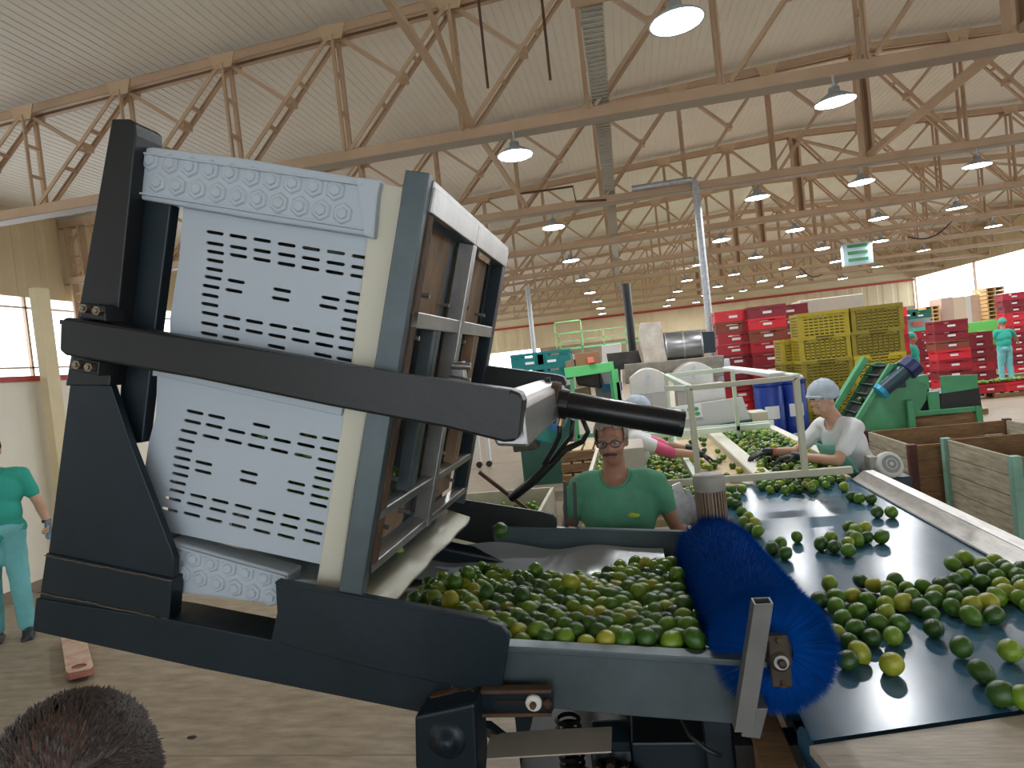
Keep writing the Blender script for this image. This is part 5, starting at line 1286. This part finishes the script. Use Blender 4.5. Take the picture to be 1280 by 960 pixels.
    if gloves:
        for k, sx in (('l',1),('r',-1)):
            sh, el_, wr, a = W_[k]; d = (wr-el_).normalized(); gm_ = MB().cap(wr-d*.05*s, wr+d*.01, .034*s, .031*s)
            hand(gm_, wr, Vector(a.get('hd', wr-el_)).normalized(), a.get('pn', (-sx,0,0)), s*1.06, a.get('c', .5), -sx)
            gm_.build('glove', gloves, t, smooth=True, local=True)
    else:
        me = fine.data; bm = bmesh.new(); bm.from_mesh(me); b0 = [bm.verts.new(v) for v in hm.v]
        for f in hm.f:
            try: bm.faces.new([b0[i] for i in f]).smooth = True
            except ValueError: pass
        bm.to_mesh(me); bm.free()
    if shirt:
        sb = MB(); torso(sb, .016, not tuck)
        for k in ('l','r'):
            sh, el_, wr, a = W_[k]; e2_ = sh.lerp(el_, sleeve); sb.cap(sh, e2_, .067*s, .060*s)
        so = sb.build('shirt', shirt, t, remesh=.012*s, sm=4, local=True)
        # open the neck: drop faces near the neck column
        bm = bmesh.new(); bm.from_mesh(so.data); bmesh.ops.delete(bm, geom=[f for f in bm.faces if (f.calc_center_median()-U((0,-.045,1.462))).length < .075*s or (f.calc_center_median()-U((0,.01,1.50))).length < .075*s], context='FACES'); bm.to_mesh(so.data); bm.free()
        bm = bmesh.new(); bm.from_mesh(so.data); bd = [v for v in bm.verts if v.is_boundary]
        for _ in range(25):
            nw = {v: (v.co+sum((e.other_vert(v).co for e in v.link_edges if e.is_boundary), Vector()))/(1+sum(1 for e in v.link_edges if e.is_boundary)) for v in bd}
            for v, c_ in nw.items(): v.co = c_
        loop = []; 
        if bd:
            top_ = max(bd, key=lambda v: v.co.z); v = top_; pv = None
            while True:
                loop.append(v.co.copy()); nx_ = [e.other_vert(v) for e in v.link_edges if e.is_boundary and e.other_vert(v) is not pv]
                if not nx_ or len(loop) > 800: break
                pv, v = v, nx_[0]
                if v is top_: break
            loop.append(loop[0])
        bm.to_mesh(so.data); bm.free()
        if len(loop) > 8: MB().path(loop[::2]+[loop[0]], .006*s, 6).build('collar', shirt, t, smooth=True, local=True)
        md = so.modifiers.new('thick','SOLIDIFY'); md.thickness = .004
        for v in so.data.vertices:
            n_ = noise.noise(v.co*9)*.006+noise.noise(Vector((v.co.x*5,v.co.y*5,v.co.z*16)))*.004; v.co += v.normal*n_
    if trous:
        tb = MB(); tb.ell(G((0,.0,.95)), ((.160*wd+.018)*s,.132*s,.13*s), None, 20, 12)
        for sx in (-1,1):
            st = step*sx
            hip, kn, an = G((sx*.085,0,.92)), G((sx*.10,-.02-st*.5,.50)), G((sx*.11,.01-st,.10))
            tb.cap(hip, kn, .102*s, .078*s); 
            tb.cap(kn, an, .078*s, .064*s)
        to = tb.build('trousers', trous, t, remesh=.014*s, sm=4, local=True)
        for v in to.data.vertices: v.co += v.normal*(noise.noise(Vector((v.co.x*5,v.co.y*5,v.co.z*14)))*.008)
    for sx in (-1,1):
        an = G((sx*.11,.01-step*sx,.0)); sb = MB(); sb.ell(an+Vector((0,.02,.06))*s, (.045*s,.055*s,.06*s)); sb.ell(an+Vector((sx*.015,-.08,.042))*s, (.046*s,.115*s,.042*s)); sb.box(an+Vector((-.045,-.19,0))*s, an+Vector((.05,.075,.022))*s)
        sb.build('shoe', shoes, t, remesh=.012*s, sm=3, local=True)
    if feat:
        for sx in (-1,1):
            e_ = MB().ell(Hd((sx*.031,-.083,.008)), (.0098*s,)*3, HM, 14, 10).build('eye', eye_w, t, smooth=True, local=True)
            MB().ell(Hd((sx*.031,-.0918,.007)), (.0055*s,.003*s,.0055*s), HM, 12, 6).build('iris', eye_d, e_, smooth=True, local=True)
        MB().cap(Hd((-.022,-.1,-.064)), Hd((.022,-.1,-.064)), .0052*s).build('mouth', lip_m, t, smooth=True, local=True)
    return t, Hd, HM, s, U, W_
def shell(name, m, t, Hd, HM, s, c, r, keep, noise_a=.0, thick=.006, n=36):
    """part of an ellipsoid over the skull (hair, caps, nets)"""
    mb = MB().ell(c, r, None, n, n//2)
    fs = []
    for f in mb.f:
        q = sum((mb.v[i] for i in f), Vector())/len(f)
        if keep(q): fs.append(f)
    mb.f = fs; mb.v = [Hd(v+v.normalized()*noise_a*noise.noise(v*70)) for v in mb.v]
    o = mb.build(name, m, t, smooth=True, local=True); bm = bmesh.new(); bm.from_mesh(o.data)
    bmesh.ops.remove_doubles(bm, verts=bm.verts, dist=1e-5); bmesh.ops.delete(bm, geom=[v for v in bm.verts if not v.link_faces], context='VERTS'); bm.to_mesh(o.data); bm.free(); o.data.shade_smooth()
    md = o.modifiers.new('thick','SOLIDIFY'); md.thickness = thick; md.offset = 1
    return o

# man in green behind the hopper
a = at(765, 527, Y=3.12)
HM_ = a.z+.015
t, Hd, HM, s, U, W_ = figure('man with glasses and moustache in a green tee behind the hopper', (a.x-.012,3.14,0), -.06, HM_, skin_=skin_d, shirt=tee_green, trous=green_tr, shoes=boot_m, sleeve=.44, wide=1.10, head=(.10,0,-.05), arms={'r':{'e':(-.30,.0,1.12),'w':(-.30,-.04,.88)},'l':{'e':(.30,.02,1.13),'w':(.37,-.02,.90)}}, voxel=.01)
shell('hair', hair_gr, t, Hd, HM, s, (0,.018,.035), (.083,.102,.103), lambda q: q.z > .055+ max(0,-q.y)*.35 or (q.y > .03 and q.z > -.05) or (abs(q.x) > .06 and q.z > .0 and q.y > -.03), .008)
MB().cap(Hd((-.030,-.108,-.048)), Hd((-.006,-.113,-.044)), .006*s, .0085*s).cap(Hd((.030,-.108,-.048)), Hd((.006,-.113,-.044)), .006*s, .0085*s).build('moustache', must_m, t, smooth=True, local=True)
g = MB()
for sx in (-1,1):
    pts = [Hd((sx*(.034+.026*math.cos(k/14*2*PI)), -.112, .006+.017*math.sin(k/14*2*PI))) for k in range(15)]; g.path(pts, .0022, 6)
    g.path([Hd((sx*.060,-.110,.010)), Hd((sx*.078,-.07,.012)), Hd((sx*.083,.0,.010))], .002, 6)
g.path([Hd((-.009,-.113,.010)),Hd((0,-.116,.013)),Hd((.009,-.113,.010))], .002, 6)
g.build('spectacles', frame_m, t, smooth=True, local=True)
for sx in (-1,1): MB().ell(Hd((sx*.034,-.112,.006)), (.025*s,.001,.016*s), HM, 16, 8).build('lens', lens_m, t, smooth=True, local=True)
for sx in (-1,1): MB().cap(Hd((sx*.016,-.098,.030)), Hd((sx*.050,-.090,.032)), .0045*s).build('eyebrow', hair_gr, t, smooth=True, local=True)
MB().ell(U((.085,-.133,1.27)), (.030*s,.006,.010*s)).ell(U((.075,-.135,1.276)), (.014*s,.006,.010*s)).build('yellow_emblem', mat('yellow_print', (.55,.65,.05), .8), t, smooth=True, local=True)

# woman at the belt, facing left (-X), forearms forward onto the lanes
a = at(1030, 482, Y=4.95)
t, Hd, HM, s, U, W_ = figure('woman in a hairnet, white tee and aqua apron sorting at the belt', (a.x+.19,4.98,0), -PI/2+.38, 1.575, lean=.40, skin_=skin_l, shirt=tee_white, trous=pink_c, tuck=True, sleeve=.66, gloves=glove_m, head=(.12,0,.12), wide=1.08,
    arms={'r':{'e':(-.25,-.37,1.17),'w':(-.28,-.62,1.20),'hd':(-.1,-1,-.15),'pn':(0,0,-1)},'l':{'e':(.22,-.36,1.15),'w':(.0,-.55,1.19),'hd':(-.5,-1,-.1),'pn':(0,0,-1)}})
shell('hair', hair_dk, t, Hd, HM, s, (0,.02,.035), (.080,.10,.10), lambda q: q.z > .05+max(0,-q.y)*.3 or (q.y > .03 and q.z > -.05), .004)
shell('hairnet', hairnet, t, Hd, HM, s, (0,.030,.050), (.104,.125,.112), lambda q: q.z > .030 - q.y*.62, .012, .003)
pts = [Hd((.094*math.cos(k/28*2*PI), .022+.112*math.sin(k/28*2*PI), .04-.62*(.112*math.sin(k/28*2*PI)))) for k in range(29)]
MB().path(pts, .006, 6).build('hairnet_band', mat('hairnet_band', (.75,.78,.8), .7), t, smooth=True, local=True)
# apron: bib and skirt panels following the body front
ap = MB(); nu, nv = 14, 16
for j in range(nv+1):
    z = .62+(1.34-.62)*j/nv; wdt = .17 if z < 1.2 else .17-(z-1.2)*.5
    for i in range(nu+1):
        u_1 = -1+2*i/nu; x = wdt*u_1*1.05
        yb = -.160*math.sqrt(max(.05,1-(x/.235)**2))-.014
        p = Vector((x,yb,z)); ap.v.append((U(p) if z > .98 else Vector((p.x,p.y-.0,p.z))*s)+Vector((0,0,.0)))
ap.f = [(j*(nu+1)+i,j*(nu+1)+i+1,(j+1)*(nu+1)+i+1,(j+1)*(nu+1)+i) for j in range(nv) for i in range(nu)]
o = ap.build('apron', aqua_ap, t, smooth=True, local=True); md = o.modifiers.new('th','SOLIDIFY'); md.thickness = .005
ring = [U((.185*math.cos(k/24*2*PI),.150*math.sin(k/24*2*PI)-.005,1.04)) for k in range(25)]
MB().path(ring, .014, 8).build('apron_tie', mat('dark_green_tie', (.02,.20,.16), .8), t, smooth=True, local=True)
for k, c_ in (('r','r'),('l','l')):
    sh, el_, wr, A = W_[k]; d = (wr-el_).normalized(); MB().tube(wr-d*.062*s, wr-d*.042*s, .036*s, .036*s, n=16).build('cuff', mat('orange_cuff', (.65,.16,.06), .7), t, local=True)

# second worker, facing right, behind the man
a = at(787, 500, Y=5.3)
t, Hd, HM, s, U, W_ = figure('worker in hairnet with pink sleeve reaching into the left lane', (a.x-.05,5.32,0), PI/2+.1, a.z+.01, lean=.18, skin_=skin_l, shirt=tee_white, trous=green_tr, gloves=glove_m, head=(.2,0,0),
    arms={'l':{'e':(.22,-.34,1.27),'w':(.16,-.60,1.22),'hd':(0,-.8,-.5),'pn':(0,0,-1)},'r':{'e':(-.24,-.34,1.26),'w':(-.18,-.60,1.21),'hd':(0,-.9,-.5),'pn':(0,0,-1)}}, sleeve=.5)
shell('hairnet', hairnet, t, Hd, HM, s, (0,.025,.045), (.095,.118,.10), lambda q: q.z > .03-q.y*.5, .012, .003)
shell('hair', hair_gr, t, Hd, HM, s, (0,.02,.035), (.080,.10,.10), lambda q: q.z > .05+max(0,-q.y)*.3 or (q.y > .03 and q.z > -.05), .004)
for k in ('l','r'): sh, el_, wr, A = W_[k]; MB().cap(sh.lerp(el_,.55), sh.lerp(el_,1.0), .056*s, .048*s).build('pink_sleeve', mat('bright_pink_cloth', (.75,.12,.25), .8), t, smooth=True, local=True)

# man in teal at the left edge, seen from the side, phone in hand
a = at(20, 797, Z=0)
t, Hd, HM, s, U, W_ = figure('man in a teal shirt and turquoise trousers at the left photo edge', (a.x-.03,a.y,0), .75, 1.78, skin_=skin_l, shirt=teal_c, trous=aqua_t, wide=1.15, step=.05,
    arms={'l':{'e':(.30,-.02,1.13),'w':(.35,-.20,.98),'hd':(.15,-.6,-.5),'c':1.1},'r':{'e':(-.30,.02,1.13),'w':(-.28,-.10,.88)}})
shell('hair', hair_dk, t, Hd, HM, s, (0,.018,.035), (.083,.102,.103), lambda q: q.z > .055+max(0,-q.y)*.35 or (q.y > .03 and q.z > -.05), .006)
sh, el_, wr, A = W_['l']
MB().tube(wr+Vector((0,.0,.012)), wr-Vector((0,0,.012)), .036, n=16).build('wristband', blk_rubber, t, local=True)
M_ = t.matrix_basis
ph = wr+Vector((.012,-.065,-.06))*s
ww = Matrix.Rotation(.75,3,'Z')@ph+Vector(t.location)
o = tag(MB().cap(ww+Vector((0,0,.05)), ww-Vector((.01,0,.07)), .028, .026).build('blue_bottle', mat('blue_clear_plastic', (.25,.42,.6), .1, trans=.6), smooth=True), 'small clear blue bottle held by the man at left', 'bottle')
# far worker in teal seen from behind
a = at(1262, 479, Z=0)
t, Hd, HM, s, U, W_ = figure('far worker in teal cap and shirt seen from behind at right', (a.x-.05,a.y,0), PI+.15, 1.74, skin_=skin, shirt=teal_c, trous=aqua_t, wide=1.15, feat=False, step=.03,
    arms={'l':{'e':(-.0+.30,-.05,1.20),'w':(.30,-.25,1.1)},'r':{'e':(-.40,-.10,1.22),'w':(-.58,-.28,1.10)}})
shell('cap', teal_c, t, Hd, HM, s, (0,.018,.04), (.088,.108,.105), lambda q: q.z > .03, .0, .006)
# second far worker between the stacks
a = at(1146, 497, Z=0)
t, Hd, HM, s, U, W_ = figure('distant worker in teal cap standing between the red stacks', (at(1141,440,Y=16.3).x,16.3,0), .9, 1.66, skin_=skin, shirt=teal_c, trous=aqua_t, feat=False)
shell('cap', teal_c, t, Hd, HM, s, (0,.018,.04), (.088,.108,.105), lambda q: q.z > .03, .0, .006)

# head of a man right in front of the camera, lower left
a = at(14, 866, Y=.50)
t, Hd, HM, s, U, W_ = figure('man with thinning dark hair close to camera, head at lower left', (a.x-.01,.56,0), PI+.25, a.z-.058, skin_=mat('scalp_skin', (.40,.20,.15), .55, var=(14,.2)), shirt=mat('dark_tee_cloth', (.05,.055,.07), .9, bump=(12,.3)), trous=steel_navy if 0 else green_tr, voxel=.012, head=(.05,0,0))
hm = MB(); rng = random.Random(5); V = []; Fc = []
for k in range(42000):
    th = rng.random()*2*PI; cz = rng.uniform(-.35,1); sz = math.sqrt(1-cz*cz); n_ = Vector((sz*math.cos(th), sz*math.sin(th), cz))
    p = Vector((0,.015,.032))+Vector((n_.x*.079,n_.y*.099,n_.z*.101))
    front = -n_.y
    if n_.z < 0 and front > -.1: continue
    dens = 1.0
    crown = (n_-Vector((-.12,.55,.82))).length
    dens = .10+.90*max(0,min(1,(crown-.42)/.34))**1.3
    if rng.random() > dens: continue
    L = rng.uniform(.012,.020); comb = Vector((.35,-.9,0)); comb = comb-n_*comb.dot(n_)+Vector((0,0,-.5 if n_.z < .5 else 0)); d = (n_*.22+comb.normalized()*.8+Vector((rng.gauss(0,.14),rng.gauss(0,.14),rng.gauss(0,.1)))).normalized()
    w_ = d.cross(n_).normalized()*.0007; b = len(V); q = Hd(p); q2 = Hd(p+d*L*.6+n_*.002); q3 = Hd(p+d*L); wv = HM@w_
    V += [q-wv,q+wv,q2+wv,q2-wv,q3]; Fc += [(b,b+1,b+2,b+3),(b+3,b+2,b+4)]
me = bpy.data.meshes.new('hair'); me.from_pydata(V,[],Fc); me.materials.append(mat('hair_strand', (.045,.03,.026), .5)); o = bpy.data.objects.new('hair', me); COL.objects.link(o); o.parent = t; o['kind'] = 'stuff'

# pallet jack on the floor at left
a = at(97, 838, Z=.1); b = at(80, 770, Z=.1)
pj = empty('pallet_jack', 'worn cream fork tip of a pallet jack on the floor at left', 'pallet jack', (a.x,a.y,0))
c1, c2 = at(86,838,Z=.1), at(113,832,Z=.1); c3, c4 = at(106,800,Z=.1), at(78,795,Z=.1); c5, c6 = at(108,755,Z=.1), at(70,755,Z=.1)
wv = (c2-c1); ctr = (c1+c2)/2; fwd = ((c3+c4)/2-ctr)
P = []
sdv = wv.normalized()*.085; fw = fwd.normalized()
hole = [tuple((ctr+fw*.10+sdv*.6*math.cos(k/12*2*PI)+fw*.062*math.sin(k/12*2*PI)).xy) for k in range(12)]
outl = [tuple((ctr-sdv*.8).xy), tuple((ctr+sdv*.8).xy), tuple((ctr+sdv+fw*.05).xy), tuple((ctr+sdv+fw*1.1).xy), tuple((ctr-sdv+fw*1.1).xy), tuple((ctr-sdv+fw*.05).xy)]
mb = plate_holes(outl, [hole], 0, .012); mb.v = [Vector((v.x, v.z, .075+v.y)) for v in mb.v]
mb.build('fork_top', mat('cream_worn_paint', (.70,.58,.44), .5, var=(10,.35), col2=(.5,.25,.2)), pj, bev=.003)
MB().prism([Vector((x,y,0)) for x,y in outl], (0,0,.03), (0,0,.073)).build('fork_side', mat('rusty_red_paint', (.45,.15,.10), .6, var=(12,.4)), pj)
MB().tube(ctr+fw*.08-sdv*.6+Vector((0,0,-.062)), ctr+fw*.08+sdv*.6+Vector((0,0,-.062)), .036, n=16).build('roller', blk_rubber, pj)
a = at(240,922,Z=0); tag(MB().ell((a.x,a.y,.004),(.03,.015,.005)).build('floor_scrap', blk_rubber), 'tiny dark scrap lying on the floor below the frame', 'scrap')
